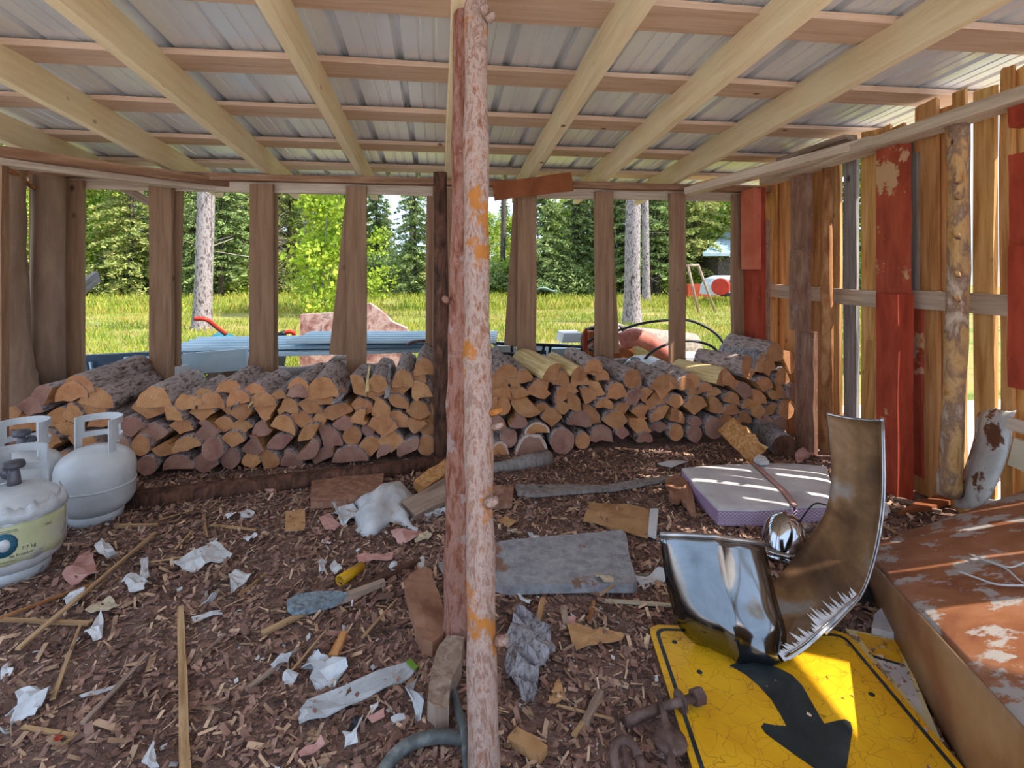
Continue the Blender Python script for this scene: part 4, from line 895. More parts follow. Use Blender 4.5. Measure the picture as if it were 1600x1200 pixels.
chevrons(a_, b_, .02, .076, 4, 9, mt); chevrons(b_, c_, .02, .076, 4, 9, mt); chevrons(c_, d_, .02, .076, 4, 7, mt)
sheet('pink_binding', [[G(1174, 724, .098), G(1178, 723, .098)], [G(1190, 738, .1), G(1196, 737, .1)], [G(1222, 768, .1), G(1229, 767, .1)], [G(1240, 792, .098), G(1246, 791, .098)]], 'paper_pink', mt, t=.004)
L_('small_cup', [(1178, 722), (1185, 716), (1196, 720), (1202, 726), (1188, 728)], 'white_plastic', 'small pale plastic cup on the far edge of the mattress', 'cup', t=.02, lift=.1, crumple=.01)
# chrome lamp shell behind the bumper
lc = G(1226, 872, 0)
lam = empty('lamp_shell', lc, label='round chrome lamp shell with rim ring beside the mattress', cat='lamp')
ML = Matrix.Translation(lc+Vector((0, 0, .028))) @ Matrix.Rotation(math.radians(-8), 4, 'X') @ Matrix.Rotation(math.radians(6), 4, 'Y')
put('bowl', lathe_mesh([(.088, .0), (.088, .02), (.083, .06), (.07, .1), (.05, .128), (.028, .143), (.001, .149)], 'chrome', 28), lam, mw=ML)
put('rim_ring', lathe_mesh([(.09, -.02), (.097, -.016), (.099, -.008), (.094, -.002), (.098, .004), (.097, .012), (.09, .016)], 'chrome', 28), lam, mw=ML)
tube('stem', [lc+Vector((.06, .02, .09)), lc+Vector((.1, .03, .1)), lc+Vector((.14, .04, .09))], [.03, .022, .02], 'dull_chrome', lam, n=12)
tube('wire', spline([lc+Vector((.05, -.02, .15)), lc+Vector((.09, -.02, .2)), lc+Vector((.14, 0, .21)), lc+Vector((.2, .02, .19))], 5), .003, 'rubber_black', lam, n=6)
# ------------------------------------------------------------------ road signs
A0 = G(1012, 975, .03); B0 = G(1322, 985, .03); ex = (B0-A0); ex.z = 0; sz = ex.length; ex.normalize(); ey = Vector((ex.y, -ex.x, 0))
sg = empty('road_sign', A0, label='square yellow road sign with black arrow lying flat near the camera', cat='road sign')
def sg_pt(u, v, z=.03): return A0+ex*u+ey*v+Vector((0, 0, z-.03))
def rr_rect(s0, s1, r, z, n=5):
    out = []
    for cx, cy, a0 in ((s0+r, s0+r, math.pi), (s1-r, s0+r, 1.5*math.pi), (s1-r, s1-r, 0), (s0+r, s1-r, .5*math.pi)):
        for i in range(n+1): a = a0+math.pi/2*i/n; out.append(sg_pt(cx+r*math.cos(a), cy+r*math.sin(a), z))
    return out
prism('sign_plate', rr_rect(0, sz, .04, .024), (0, 0, 1), .005, 'sign_yellow', sg)
ou = rr_rect(.016, sz-.016, .032, .0296); inn = rr_rect(.027, sz-.027, .026, .0296); n = len(ou)
vs = ou+inn; put('sign_border', mesh('border', vs, [(i, (i+1) % n, n+(i+1) % n, n+i) for i in range(n)], 'sign_black'), sg)
arrow = [(1140, 1040), (1165, 1054), (1185, 1071), (1205, 1093), (1219, 1116), (1229, 1135), (1208, 1133), (1194, 1130), (1189, 1136), (1196, 1146), (1240, 1178), (1276, 1203), (1313, 1232), (1318, 1232), (1323, 1200), (1332, 1140), (1329, 1129), (1320, 1124), (1305, 1127), (1288, 1131), (1268, 1097), (1254, 1072), (1238, 1055), (1214, 1043), (1185, 1034), (1160, 1032)]
prism('arrow', [G(x, y, .0296) for x, y in arrow], (0, 0, 1), .0008, 'sign_black', sg)
for px, py in ((1054, 1003), (1093, 1050), (1362, 1085)):
    q = G(px, py, .0296); put('rivet_hole', lathe_mesh([(.008, 0), (.006, .002), (.001, .002)], 'sign_black', 10), sg, mw=Matrix.Translation(q))
s2 = empty('road_sign', G(1400, 1050, 0), label='second yellow and white sign half hidden under the first and the rusty box', cat='road sign')
P2 = [(1320, 984), (1400, 1001), (1420, 1040), (1500, 1230), (1498, 1240), (1380, 1080)]
prism('sign_plate', [G(x, y, .01) for x, y in P2], (0, 0, 1), .005, 'sign_cream', s2)
prism('yellow_band', [G(x, y, .0155) for x, y in ((1338, 988), (1402, 1002), (1412, 1037), (1362, 1022))], (0, 0, 1), .0008, 'sign_yellow', s2)
prism('dark_line', [G(x, y, .0155) for x, y in ((1362, 1023), (1412, 1038), (1415, 1042), (1366, 1028))], (0, 0, 1), .0008, 'sign_black', s2)
prism('white_field', [G(x, y, .0155) for x, y in ((1367, 1029), (1416, 1043), (1442, 1105), (1440, 1115))], (0, 0, 1), .0008, 'foam_white', s2)
# ------------------------------------------------------------------ chrome bumper: one bent trough, near wing low, far wing standing up
bp = empty('car_bumper', G(1230, 1040), label='bent chrome car bumper with rusty inside standing on the yellow sign', cat='car bumper')
E1 = [(1036, 834, 1.58), (1046, 915, 1.55), (1068, 982, 1.53), (1108, 1012, 1.56), (1160, 990, 1.60), (1200, 940, 1.72), (1224, 903, 1.80), (1286, 812, 1.88), (1301, 760, 1.92), (1300, 700, 1.94), (1295, 648, 1.96)]
E2 = [(1200, 850, 1.66), (1216, 925, 1.58), (1232, 985, 1.5), (1226, 1033, 1.46), (1256, 1020, 1.47), (1290, 990, 1.5), (1320, 960, 1.55), (1350, 922, 1.62), (1372, 850, 1.70), (1382, 770, 1.76), (1380, 658, 1.84)]
e1 = spline([T(*a) for a in E1], 4); e2 = spline([T(*a) for a in E2], 4); rows = []
nN = len(e1)
for i in range(nN):
    a, b = e1[i], e2[i]; k = i/(nN-1); tang = (e2[min(i+1, nN-1)]-e2[max(i-1, 0)]).normalized(); nr = tang.cross((b-a).normalized())
    row = []
    for j in range(13):
        v = j/12; p = a.lerp(b, v); bow = .022*math.sin(math.pi*v)
        lip = -.018*max(0, 1-v*9)-.018*max(0, 1-(1-v)*9)
        cr_ = .010*math.exp(-((v-.42)/.07)**2)-.008*math.exp(-((v-.62)/.06)**2)
        row.append(p+nr*(bow+lip+cr_*(1 if k < .5 else .4))*(1+1.2*math.exp(-((k-.28)/.12)**2)))
    rows.append(row)
# rolled lip at the end of the low wing
r0_ = [q+Vector((0, .02, -.02))+ (rows[0][j]-rows[1][j])*.2 for j, q in enumerate(rows[0])]
rows = [r0_]+rows
sheet('bumper_shell', rows, 'dark_reflect_chrome', bp, t=.004, m2='bumper_inside', m3='dull_chrome')
tube('edge_flange', e1[24:], .007, 'dull_chrome', bp, n=6); tube('edge_flange', e2[20:], .004, 'dull_chrome', bp, n=6)
tube('edge_flange', [rows[1][j] for j in range(13)], .008, 'dull_chrome', bp, n=8); tube('edge_flange', [rows[-1][j] for j in range(13)], .005, 'dull_chrome', bp, n=8)
# torn bright shreds along the inside of the lower edge
vs = []; fs = []
for i in range(13, 27):
    for s in (0, .5):
        k = min(i+s, 26.5); a = e2[int(k)].lerp(e2[min(int(k)+1, nN-1)], k-int(k)); inn = (e1[min(int(k), nN-1)]-a).normalized()
        h_ = R.uniform(.03, .08)*(1.1-abs(k-20)/14); tg = (e2[min(int(k)+1, nN-1)]-e2[int(k)]).normalized()*.011
        o = len(vs); up_ = Vector((0, 0, .006)); vs += [a-tg+up_, a+tg+up_, a+inn*h_+Vector((0, 0, .012+h_*.25)), a-tg+up_+Vector((0, 0, .003)), a+tg+up_+Vector((0, 0, .003))]
        fs += [(o, o+1, o+2), (o+4, o+3, o+2), (o, o+2, o+3), (o+1, o+4, o+2)]
put('torn_edge', mesh('torn', vs, fs, 'torn_rim'), bp, label='ragged bright torn edge')
# black plastic tub piece behind the bumper
prism('plastic_tub', [T(1300, 978, 1.72), T(1352, 995, 1.69), T(1370, 930, 1.8), T(1342, 905, 1.84), T(1330, 930, 1.8)], ray(1335, 950).normalized(), .1, 'rubber_black', label='black plastic tub piece between bumper and rusty box', cat='plastic piece')
L_('stone', [(1366, 970), (1380, 960), (1402, 1000), (1362, 994)], 'foam_white', 'pale flat stone by the corner of the rusty box', 'stone', t=.02, crumple=.006)
# ------------------------------------------------------------------ rusty steel box panel in the right foreground
rb = empty('rusty_box', Vector((1.5, 1.5, 0)), label='large rusty steel box lid in the right foreground', cat='metal box')
b1 = G(1345, 905, 0); b2 = G(1500, 1200, 0); dd = b2-b1
def edge_pt(s, z): return Vector((b1.x+dd.x*s, b1.y+dd.y*s, z))
def top_z(s): return .11+.143*s
far = T(1600, 765, 2.05); farv = far-edge_pt(0, .115); n_u = 14; rows = []
for i in range(n_u+1):
    s = 1.75*i/n_u; a = edge_pt(s, top_z(s)); row = [edge_pt(s+.0, 0), edge_pt(s, top_z(s)*.5)+Vector((.0, 0, 0))]
    r_ = .018
    row += [a+Vector((0, 0, -r_)), a+farv.normalized()*.006+Vector((0, 0, -.004)), a+farv.normalized()*.022+Vector((0, 0, .0))]
    for k in range(1, 9): row.append(a+farv*(k/8*1.15)+Vector((0, 0, .006*noise.noise(Vector((s*3, k*.7, 0))))))
    rows.append(row)
sheet('lid', [[q for q in r[3:]] for r in rows], 'rusty_steel', rb, t=.004)
sheet('side_panel', [[q for q in r[:4]] for r in rows], 'rusty_side', rb, t=.004)
endr = [[rows[0][k]+Vector((0, .002, 0)), Vector((rows[0][k].x, rows[0][k].y+.002, 0))] for k in range(3, len(rows[0]))]
sheet('end_panel', endr, 'rusty_side', rb, t=.004)
def on_lid(px, py):
    P_ = edge_pt(0, top_z(0)); nn = (edge_pt(1, top_z(1))-P_).cross(farv).normalized(); d = ray(px, py); o_ = Vector((0, 0, H)); return o_+d*((P_-o_).dot(nn)/d.dot(nn))+Vector((0, 0, .012))
tube('white_twine', spline([on_lid(1515, 872), on_lid(1545, 884), on_lid(1572, 895), on_lid(1600, 918), on_lid(1640, 925)], 5), .0028, 'white_plastic', n=6, label='branching white twine lying on the rusty box', cat='twine')
tube('white_twine', spline([on_lid(1498, 899), on_lid(1528, 910), on_lid(1558, 920), on_lid(1600, 922)], 5), .0028, 'white_plastic', n=6, label='lower strand of white twine lying on the rusty box', cat='twine')
tube('white_twine', spline([on_lid(1542, 882), on_lid(1560, 888), on_lid(1580, 893), on_lid(1602, 885)], 5), .0022, 'white_plastic', n=6, label='short curled white twine on the rusty box near the wall side', cat='twine')
# ------------------------------------------------------------------ white curved fender leaning on the right wall
fn = empty('white_fender', G(1500, 790), label='white chipped curved fender leaning against the right wall', cat='fender')
Lf = [(1494, 792, 2.36), (1508, 740, 2.36), (1524, 690, 2.37), (1530, 650, 2.38), (1540, 632, 2.4)]
Rt = [(1550, 770, 2.18), (1568, 730, 2.18), (1580, 690, 2.18), (1582, 655, 2.19), (1588, 640, 2.22)]
l_ = spline([T(*a) for a in Lf], 4); r_ = spline([T(*a) for a in Rt], 4)
rows = []
for a, b in zip(l_, r_):
    row = []
    for j in range(9): v = j/8; q = a.lerp(b, v); row.append(q+Vector((-.05, -.06, .0))*math.sin(math.pi*v)**.7)
    rows.append(row)
sheet('fender_shell', rows, 'fender_white' if 'fender_white' in MATS else 'white_enamel', fn, t=.004)
tube('rusty_edge', l_, .008, 'rusty_steel', fn, n=6)
L_('white_board', [(1520, 790), (1600, 724), (1640, 700), (1640, 770), (1600, 790)], 'white_enamel', 'white sheet panel edge behind the rusty box', 'panel', t=.01, lift=.12, crumple=.004)
board('pale_crate_board', T(1575, 660, 2.16), T(1660, 690, 2.0), .05, .02, 'pale_wood', wdir=(0, 0, 1), label='pale board end beside the white fender', cat='board')
board('pale_crate_board', T(1582, 705, 2.16), T(1660, 740, 2.0), .12, .02, 'cream_card', wdir=(0, 0, 1), label='cream panel below the pale board end by the right edge', cat='board')
# ------------------------------------------------------------------ rusty hitch hardware by the sign
hh = empty('rusty_hitch', G(1050, 1130), label='rusty hitch hook with bolt, washer and nut on the sign corner', cat='hitch')
def tb(name, pts, r, m='rust_iron', parent=hh, n=10, **k): return tube(name, pts, r, m, parent, n=n, **k)
tb('hook_arm', spline([G(1027, 1075, .05), G(1036, 1110, .05), G(1044, 1150, .045), G(1052, 1215, .04)], 5), [.006]*4+[.008]*4+[.011]*4+[.010]*4)
tb('bolt', [G(1034, 1105, .055), G(1092, 1088, .06)], .0105)
tb('washer', [G(1062, 1097, .057), G(1065, 1096, .057)], .026, n=16); tb('nut', [G(1083, 1091, .06), G(1097, 1086, .06)], .02, n=6, smooth=False)
tb('link_plate', [G(976, 1128, .025), G(1030, 1106, .035)], .013)
def ring(px, py, a, b, r, label, z=.04, tilt=(.25, .1)):
    c = G(px, py, z); pts = [c+Vector((a*math.cos(t_), b*math.sin(t_), tilt[0]*b*math.sin(t_)+tilt[1]*a*math.cos(t_))) for t_ in [2*math.pi*i/20 for i in range(21)]]
    return tube('iron_ring', pts, r, 'rust_iron', n=10, label=label, cat='iron ring')
ring(980, 1188, .028, .04, .011, 'rusty oval iron ring at the bottom edge, left of the sign')
tube('iron_pin', [G(961, 1110, .03), G(966, 1140, .04), G(984, 1200, .045), G(990, 1230, .04)], [.006, .007, .008, .008], 'rust_iron', n=8, label='rusty pin through the oval iron ring', cat='iron pin')
put('eye_plate', lathe_mesh([(.012, -.006), (.036, -.006), (.038, 0), (.036, .006), (.012, .006)], 'rust_iron', 20), hh, mw=Matrix.Translation(G(1048, 1158, .045)))
# ------------------------------------------------------------------ loose litter nobody could count
def scatter(n, x0, x1, y0, y1, l0, l1, asp, m, name, label, seed, near=1.0, tilt=.35, zz=.004):
    r = np.random.RandomState(seed)
    y = y0+(y1-y0)*r.rand(n)**near; x = x0+(x1-x0)*r.rand(n)
    ang = r.rand(n)*math.pi; L = l0+(l1-l0)*r.rand(n)**2.2; w_ = L*(asp[0]+(asp[1]-asp[0])*r.rand(n))
    tz = r.normal(size=n)*tilt; tw = r.normal(size=n)*tilt
    z = np.array([fz(a, b) for a, b in zip(x, y)])+zz+r.rand(n)*.006+np.abs(np.sin(tz))*L*.45
    A = np.stack([np.cos(ang)*np.cos(tz), np.sin(ang)*np.cos(tz), np.sin(tz)], 1)*(L/2)[:, None]
    B = np.stack([-np.sin(ang)*np.cos(tw), np.cos(ang)*np.cos(tw), np.sin(tw)], 1)*(w_/2)[:, None]
    C_ = np.stack([x, y, z], 1)
    me = quads_mesh(name, C_, A, B, m); return put(name, me, label=label, cat='litter', kind='stuff')
scatter(90000, -2.6, 2.3, .75, 3.2, .004, .034, (.15, .6), 'chip_dark', 'bark_chips', 'dark reddish brown bark chips covering the shed floor', 1, 1.25)
scatter(22000, -2.6, 2.3, .75, 3.2, .004, .042, (.08, .4), 'chip_tan', 'wood_chips', 'tan wood chips and slivers scattered over the shed floor', 2, 1.15)
scatter(2600, -2.5, 2.2, .75, 2.9, .004, .02, (.3, .9), 'chip_white', 'paper_flecks', 'tiny white paper flecks scattered over the bark litter', 3, 1.0)
scatter(900, -2.4, 2.2, .8, 3.0, .03, .085, (.08, .28), 'chip_tan', 'wood_slivers', 'larger tan wood slivers strewn over the bark litter', 11, 1.1, tilt=.1)
scatter(900, -2.4, 2.2, .8, 3.0, .03, .075, (.2, .6), 'chip_dark', 'bark_flakes', 'larger brown bark flakes strewn over the bark litter', 12, 1.1, tilt=.12)
# ------------------------------------------------------------------ yard in front of the shed (behind the camera, added pale to bounce sun inside) and worn earth behind it
# ------------------------------------------------------------------ trees
def leaf_cloud(n, fn, size, m, name, seed, flat=0, asp=.55):
    r = np.random.RandomState(seed); C_ = fn(n, r); n = len(C_)
    a = r.normal(size=(n, 3)); a[:, 2] *= (1-flat); a /= np.linalg.norm(a, axis=1, keepdims=True)
    b = np.cross(a, r.normal(size=(n, 3))*np.array([1-flat, 1-flat, 1])); b /= np.linalg.norm(b, axis=1, keepdims=True)
    s = size*(.6+.8*r.rand(n))[:, None]; return quads_mesh(name, C_, a*s*.5, b*s*.5*asp, m)
def bush_fn(rad, h, clumps, lowz=.0):
    def f(n, r):
        cc = []
        for i in range(clumps):
            z = lowz+(h-lowz)*r.rand(); q = rad*(1-.45*(z/h)**2)*math.sqrt(r.rand()); a = r.rand()*6.28
            cc.append((q*math.cos(a), q*math.sin(a), z, .28+.5*r.rand()))
        cc = np.array(cc); k = r.randint(0, clumps, n); d = r.normal(size=(n, 3)); d /= np.linalg.norm(d, axis=1, keepdims=True)
        return cc[k, :3]+d*(cc[k, 3]*(.55+.45*r.rand(n)))[:, None]*np.array([1, 1, .75])
    return f
def spruce_fn(h, rad, z0, nb=11, dz=.34, droop=.35):
    def f(n, r):
        bs = []
        z = z0
        while z < h-.2:
            q = rad*(1-z/h)**.8
            for i in range(nb):
                a = r.rand()*6.28; bs.append((a, z+r.normal()*.07, q*(.7+.4*r.rand())))
            z += dz
        bs = np.array(bs); k = r.choice(len(bs), n, p=bs[:, 2]/bs[:, 2].sum()); t = r.rand(n)**.75; L = bs[k, 2]*t; a = bs[k, 0]
        w = r.normal(size=n)*.10*(1.3-t)*(.4+bs[k, 2])
        x = L*np.cos(a)-w*np.sin(a); y = L*np.sin(a)+w*np.cos(a); zz = bs[k, 1]-droop*L*t+.10*L-np.abs(r.normal(size=n))*.06
        return np.stack([x, y, zz], 1)
    return f
FB = [leaf_cloud(9000, bush_fn(1.7, 6.5, 70, .2), .14, m, 'foliage', 20+i) for i, m in enumerate(('leaf_light', 'leaf_light', 'leaf_olive'))]
FS = [leaf_cloud(11000, spruce_fn(9.5, 2.2, z0), .16, 'needle', 'foliage', 30+i, .5, .4) for i, z0 in enumerate((.5, 1.2))]
FO = [leaf_cloud(11000, spruce_fn(9.5, 2.4, z0, 9, .4), .15, 'leaf_olive', 'foliage', 34+i, .5, .4) for i, z0 in enumerate((.3, 1.4))]
def trunk_mesh(h, r, m, sd, lean=0): return tube_mesh([(lean*k/6*.3+.03*math.sin(k+sd), .02*math.cos(k*1.7+sd), h*k/6) for k in range(7)], [r*(1.35 if k == 0 else 1-.1*k) for k in range(7)], m, 9, rough=.1, seed=sd)
TS = [trunk_mesh(9, .11, 'trunk_dark', i) for i in range(2)]; TB = [trunk_mesh(6, .05, 'trunk_grey', 5+i) for i in range(2)]
def twig_fn(n, r0, r1, z0, z1, L, m, name, seed):
    r = np.random.RandomState(seed); a = r.rand(n)*6.28; q = r0+(r1-r0)*r.rand(n); z = z0+(z1-z0)*r.rand(n)
    d = np.stack([np.cos(a), np.sin(a), r.normal(size=n)*.35], 1); l_ = L*(.5+.7*r.rand(n))[:, None]
    C_ = np.stack([q*np.cos(a), q*np.sin(a), z], 1)+d*l_*.5
    b = np.cross(d, r.normal(size=(n, 3))); b /= np.linalg.norm(b, axis=1, keepdims=True); return quads_mesh(name, C_, d*l_*.5, b*.006, m)
TW = twig_fn(160, 0, .1, .6, 7, 1.2, 'twig', 'dead_twigs', 3)
def tree(name, px, t, fol, tr, label, s=1, twig=False, rot=None, group=None):
    p = T(px, 420, t); p.z = -.03; rot = R.uniform(0, 6.28) if rot is None else rot
    root = empty(name, p, label=label, cat='tree', group=group)
    M = Matrix.Translation(p) @ Matrix.Rotation(rot, 4, 'Z') @ Matrix.Scale(s, 4)
    put('foliage', fol, root, mw=M, kind=None); put('trunk', tr, root, mw=M)
    if twig: put('dead_twigs', TW, root, mw=M)
    return root
# the two rows of young broadleaf trees and spruces at the far edge of the grass
g1 = 'trees at the edge of the grass'
row = sorted([(20, 26, 'b', 1), (75, 30, 'b', 1), (135, 25, 'b', .9), (170, 29, 'b', 1), (205, 24, 'o', 1), (250, 27, 's', 1), (300, 26, 's', 1), (345, 23, 's', .95), (372, 27, 's', 1.05), (410, 26, 'o', 1),
       (452, 28, 'o', .9), (492, 27, 'b', .95), (535, 30, 'b', .9), (588, 31, 's', .8), (648, 24, 's', .78), (700, 33, 'b', .75), (762, 32, 'b', .7), (805, 34, 'b', .7), (850, 24, 's', .9), (880, 30, 'b', .8), (905, 25, 's', .8),
       (935, 27, 's', .95), (968, 25, 's', 1), (1015, 23, 's', 1), (1048, 26, 's', 1), (1085, 24, 'o', 1), (1118, 29, 'b', 1.1), (1150, 26, 'b', 1.1), (1195, 25, 's', 1), (1240, 24, 'b', 1), (1300, 22, 's', 1), (1370, 21, 'b', 1), (-40, 22, 'o', 1), (-120, 20, 's', 1)])
KN = dict(b=('broadleaf_tree', 'light green young broadleaf tree'), s=('spruce_tree', 'dark green spruce'), o=('conifer_tree', 'olive green drooping conifer'))
for i, (px, t, k, s) in enumerate(row):
    fol = {'b': FB[i % 2], 's': FS[i % 2], 'o': FO[i % 2]}[k]
    tree(KN[k][0], px, t, fol, (TB if k == 'b' else TS)[i % 2], '%s, %s from left along far grass edge' % (KN[k][1], (ORD+['thirty-first', 'thirty-second', 'thirty-third', 'thirty-fourth', 'thirty-fifth'])[i]), s, k != 'b', group=g1)
# second, denser row behind
for i, px in enumerate(range(-40, 1300, 46)):
    if 565 < px < 700 or 740 < px < 900:
        if i % 2: continue
        s = .72
    else: s = 1.15
    k = 'bosb'[i % 4]
    fol = {'b': FB[(i+1) % 3], 's': FS[i % 2], 'o': FO[i % 2]}[k]
    tree(KN[k][0], px, 36+(i*7 % 5), fol, (TB if k == 'b' else TS)[i % 2], '%s in the back row of woods, %s from left' % (KN[k][1], ORD[i]), s, group='trees of the back row')
# low undergrowth at the foot of the woods
UG = [leaf_cloud(5000, bush_fn(1.5, 1.7, 40, .1), .1, m, 'undergrowth', 50+i) for i, m in enumerate(('leaf_light', 'leaf_olive', 'needle'))]
for i in range(30):
    px = -40+i*46; p = T(px, 420, 24+(i*5 % 4)); p.z = -.05
    put('undergrowth_bush', UG[i % 3], mw=Matrix.Translation(p) @ Matrix.Rotation(i*1.3, 4, 'Z') @ Matrix.Diagonal((1, 1, .75+.1*(i % 4), 1)), label='low %s bush, %s from left at foot of the woods' % (('light green', 'olive', 'dark green')[i % 3], ORD[i]), cat='bush', group='undergrowth bushes')
# big pine trunks standing nearer
def big_trunk(px0, py0, px1, t, r, m, label, twig=True):
    b = G(px0, py0, 0); tt = (b-Vector((0, 0, 0))).y/ray(px0, py0).y
    top = T(px1, 250, tt); d = (top-b); pts = [b+d*k for k in (0, .12, .3, .6, 1, 1.6, 2.4)]
    root = empty('pine_tree', b, label=label, cat='tree')
    tube('trunk', [pts[0]-Vector((0, 0, .1))]+pts, [r*1.5, r*1.3, r*1.05, r, r*.97, r*.94, r*.88, r*.8], m, root, n=16, rough=.12, seed=int(px0))
    tp = pts[-1]
    put('foliage', leaf_cloud(3500, bush_fn(1.9, 3.2, 24, .4), .16, 'needle', 'crown', int(px0), .3, .4), root, mw=Matrix.Translation(tp-Vector((0, 0, .6))))
    if twig: put('dead_twigs', twig_fn(34, 0, .15, 1.2, d.z*2.2, .9, 'twig', 'dead_twigs', int(px0)), root, mw=Matrix.Translation(b))
    return root
big_trunk(316, 516, 324, 0, .155, 'trunk_grey', 'thick grey-pink pine trunk on the grass between first and second studs')
big_trunk(988, 505, 990, 0, .17, 'trunk_grey', 'thick pale grey pine trunk on the grass right of centre')
big_trunk(1010, 472, 1007, 0, .13, 'trunk_grey', 'grey pine trunk right behind the thick pale one', False)
big_trunk(377, 458, 384, 0, .2, 'trunk_grey', 'grey trunk at the wood edge behind the second stud')
big_trunk(1027, 462, 1023, 0, .13, 'trunk_dark', 'thin dark grey trunk right of the two pale grey pines', False)
big_trunk(900, 458, 898, 0, .2, 'trunk_dark', 'dark spruce trunk left of the sixth stud')
big_trunk(785, 458, 788, 0, .13, 'trunk_dark', 'slim dark trunk against the sky just right of the trunk props', False)
big_trunk(643, 452, 643, 0, .12, 'trunk_dark', 'slim dark spruce trunk left of the trunk props', False)
# young birch close behind the wall, bright leaves
p = G(500, 495, 0); sb = empty('birch_sapling', p, label='young birch with bright yellow-green leaves behind the pink mottled slab', cat='tree')
for k in range(5):
    a = k*1.3; tube('stem', [p+Vector((.05*math.cos(a), .05*math.sin(a), 0)), p+Vector((.25*math.cos(a), .2*math.sin(a), 1.2)), p+Vector((.5*math.cos(a), .4*math.sin(a), 2.6))], [.02, .014, .006], 'trunk_grey', sb, n=6)
put('foliage', leaf_cloud(2600, bush_fn(.62, 3.0, 46, .35), .085, 'leaf_birch', 'leaves', 77, 0, .75), sb, mw=Matrix.Translation(p))
p = G(592, 470, 0); put('birch_shoot', leaf_cloud(700, bush_fn(.45, 2.6, 16, .4), .085, 'leaf_birch', 'leaves', 78, 0, .75), mw=Matrix.Translation(p), label='slim leafy birch shoot seen right of the fourth stud', cat='shrub', kind='stuff')
# dead brush left of the birch
p = G(452, 458, 0); put('dead_brush', twig_fn(900, 0, 1.1, .1, 4.2, .9, 'twig', 'dead_brush', 8), mw=Matrix.Translation(p), label='grey dead brushwood at the wood edge left of the birch', cat='brush', kind='stuff')
p = G(735, 455, 0); put('dead_brush', twig_fn(700, 0, 4.5, .05, 1.1, .8, 'twig', 'dead_brush', 9), mw=Matrix.Translation(p), label='grey dead twigs along the wood edge in the middle', cat='brush', kind='stuff')
for px_, nn_, rr_, hh__, lb in ((250, 500, 1.6, 2.4, 'grey dead brushwood between first and second studs far off'), (610, 600, 1.6, 1.6, 'grey dead brushwood below the slim spruce left of centre'), (860, 500, 2.2, 1.8, 'grey dead brushwood left of the sixth stud far off'), (1030, 500, 1.4, 2.6, 'grey dead lower branches by the thin dark trunk')):
    p = G(px_, 457, 0); put('dead_brush', twig_fn(nn_, 0, rr_, .1, hh__, .8, 'twig', 'dead_brush', px_), mw=Matrix.Translation(p), label=lb, cat='brush', kind='stuff')
# grass blades
def blades(n, x0, x1, y0, y1, h, seed, w, label, m='grass_blade'):
    r = np.random.RandomState(seed); y = y0+(y1-y0)*r.rand(n)**1.3; x = (x0+(x1-x0)*r.rand(n))*(y/6)
    keep = np.array([noise.noise(Vector((a*.9, b*.9, 2)))+r.rand()*.7 > .1 for a, b in zip(x, y)]); x, y = x[keep], y[keep]; n = len(x)
    a = r.rand(n)*6.28; hh_ = h*(.5+r.rand(n))*.5; A = np.stack([r.normal(size=n)*.35*hh_, r.normal(size=n)*.35*hh_, hh_], 1); B = np.stack([np.cos(a), np.sin(a), 0*a], 1)*w
    C_ = np.stack([x, y, hh_*.9-.01], 1); put('grass', quads_mesh('grass', C_, A, B, m), label=label, cat='grass', kind='stuff')
blades(60000, -5.0, 5.5, 5.2, 15, .09, 1, .005, 'short sunlit grass growing close behind the shed')
blades(40000, -6.2, 6.5, 15, 27, .16, 2, .012, 'grass further out toward the woods')
# ------------------------------------------------------------------ things stored outside behind the wall
def sup(x, y, z, w=.12):   # a plain timber block under a lifted thing
    pass
zs = .40
pb = empty('timber_pallet', Vector((-.9, 4.75, 0)), label='stack of old timbers carrying the pale blue sheets behind the wall', cat='pallet')
for i in range(5):
    board('timber', Vector((-2.5+i*.8, 4.2, .1)), Vector((-2.5+i*.8, 5.6, .1)), .12, .18, 'weathered_wood', pb, wdir=(1, 0, 0))
    board('timber', Vector((-2.5+i*.8, 4.25, .28)), Vector((-2.5+i*.8, 5.5, .28)), .1, .16, 'weathered_wood', pb, wdir=(1, 0, 0))
def ribbed(name, c, L, W_, ang, label, m='sky_blue_metal', tilt=0, roll=0):
    vs = []; fs = []; prof = []
    k = 0
    while k*.12 < W_: prof += [(k*.12, 0), (k*.12+.02, .022), (k*.12+.045, .022), (k*.12+.065, 0)]; k += 1
    for s in (0, L*.33, L*.66, L):
        for y, z in prof: vs.append((s-L/2, y-W_/2, z))
    n = len(prof)
    for i in range(3):
        for j in range(n-1): fs.append((i*n+j, (i+1)*n+j, (i+1)*n+j+1, i*n+j+1))
    o = put(name, mesh(name, vs, fs, m), mw=Matrix.Translation(c) @ Matrix.Rotation(ang, 4, 'Z') @ Matrix.Rotation(roll, 4, 'X') @ Matrix.Rotation(tilt, 4, 'Y'), label=label, cat='metal sheet', group='pale blue metal sheets')
    md = o.modifiers.new('s', 'SOLIDIFY'); md.thickness = .003; return o
ribbed('metal_sheet', Vector((-1.0, 4.55, .47)), 2.7, .5, .03, 'pale blue ribbed metal sheet, lowest and longest of the pile', roll=-.03)
ribbed('metal_sheet', Vector((-.9, 4.75, .52)), 2.5, .6, -.03, 'pale blue ribbed metal sheet on top of the pile', roll=.05)
ribbed('metal_sheet', Vector((-.35, 4.6, .565)), 1.7, .55, -.13, 'pale blue ribbed metal sheet turned askew at the right of the pile', roll=.03)
prism('steel_channel', [AY(284, 553, 4.2), AY(385, 545, 4.2), AY(385, 578, 4.2), AY(284, 586, 4.2)], (0, 1, 0), .03, 'sky_blue_metal', label='pale blue steel channel between the first and second studs', cat='metal sheet')
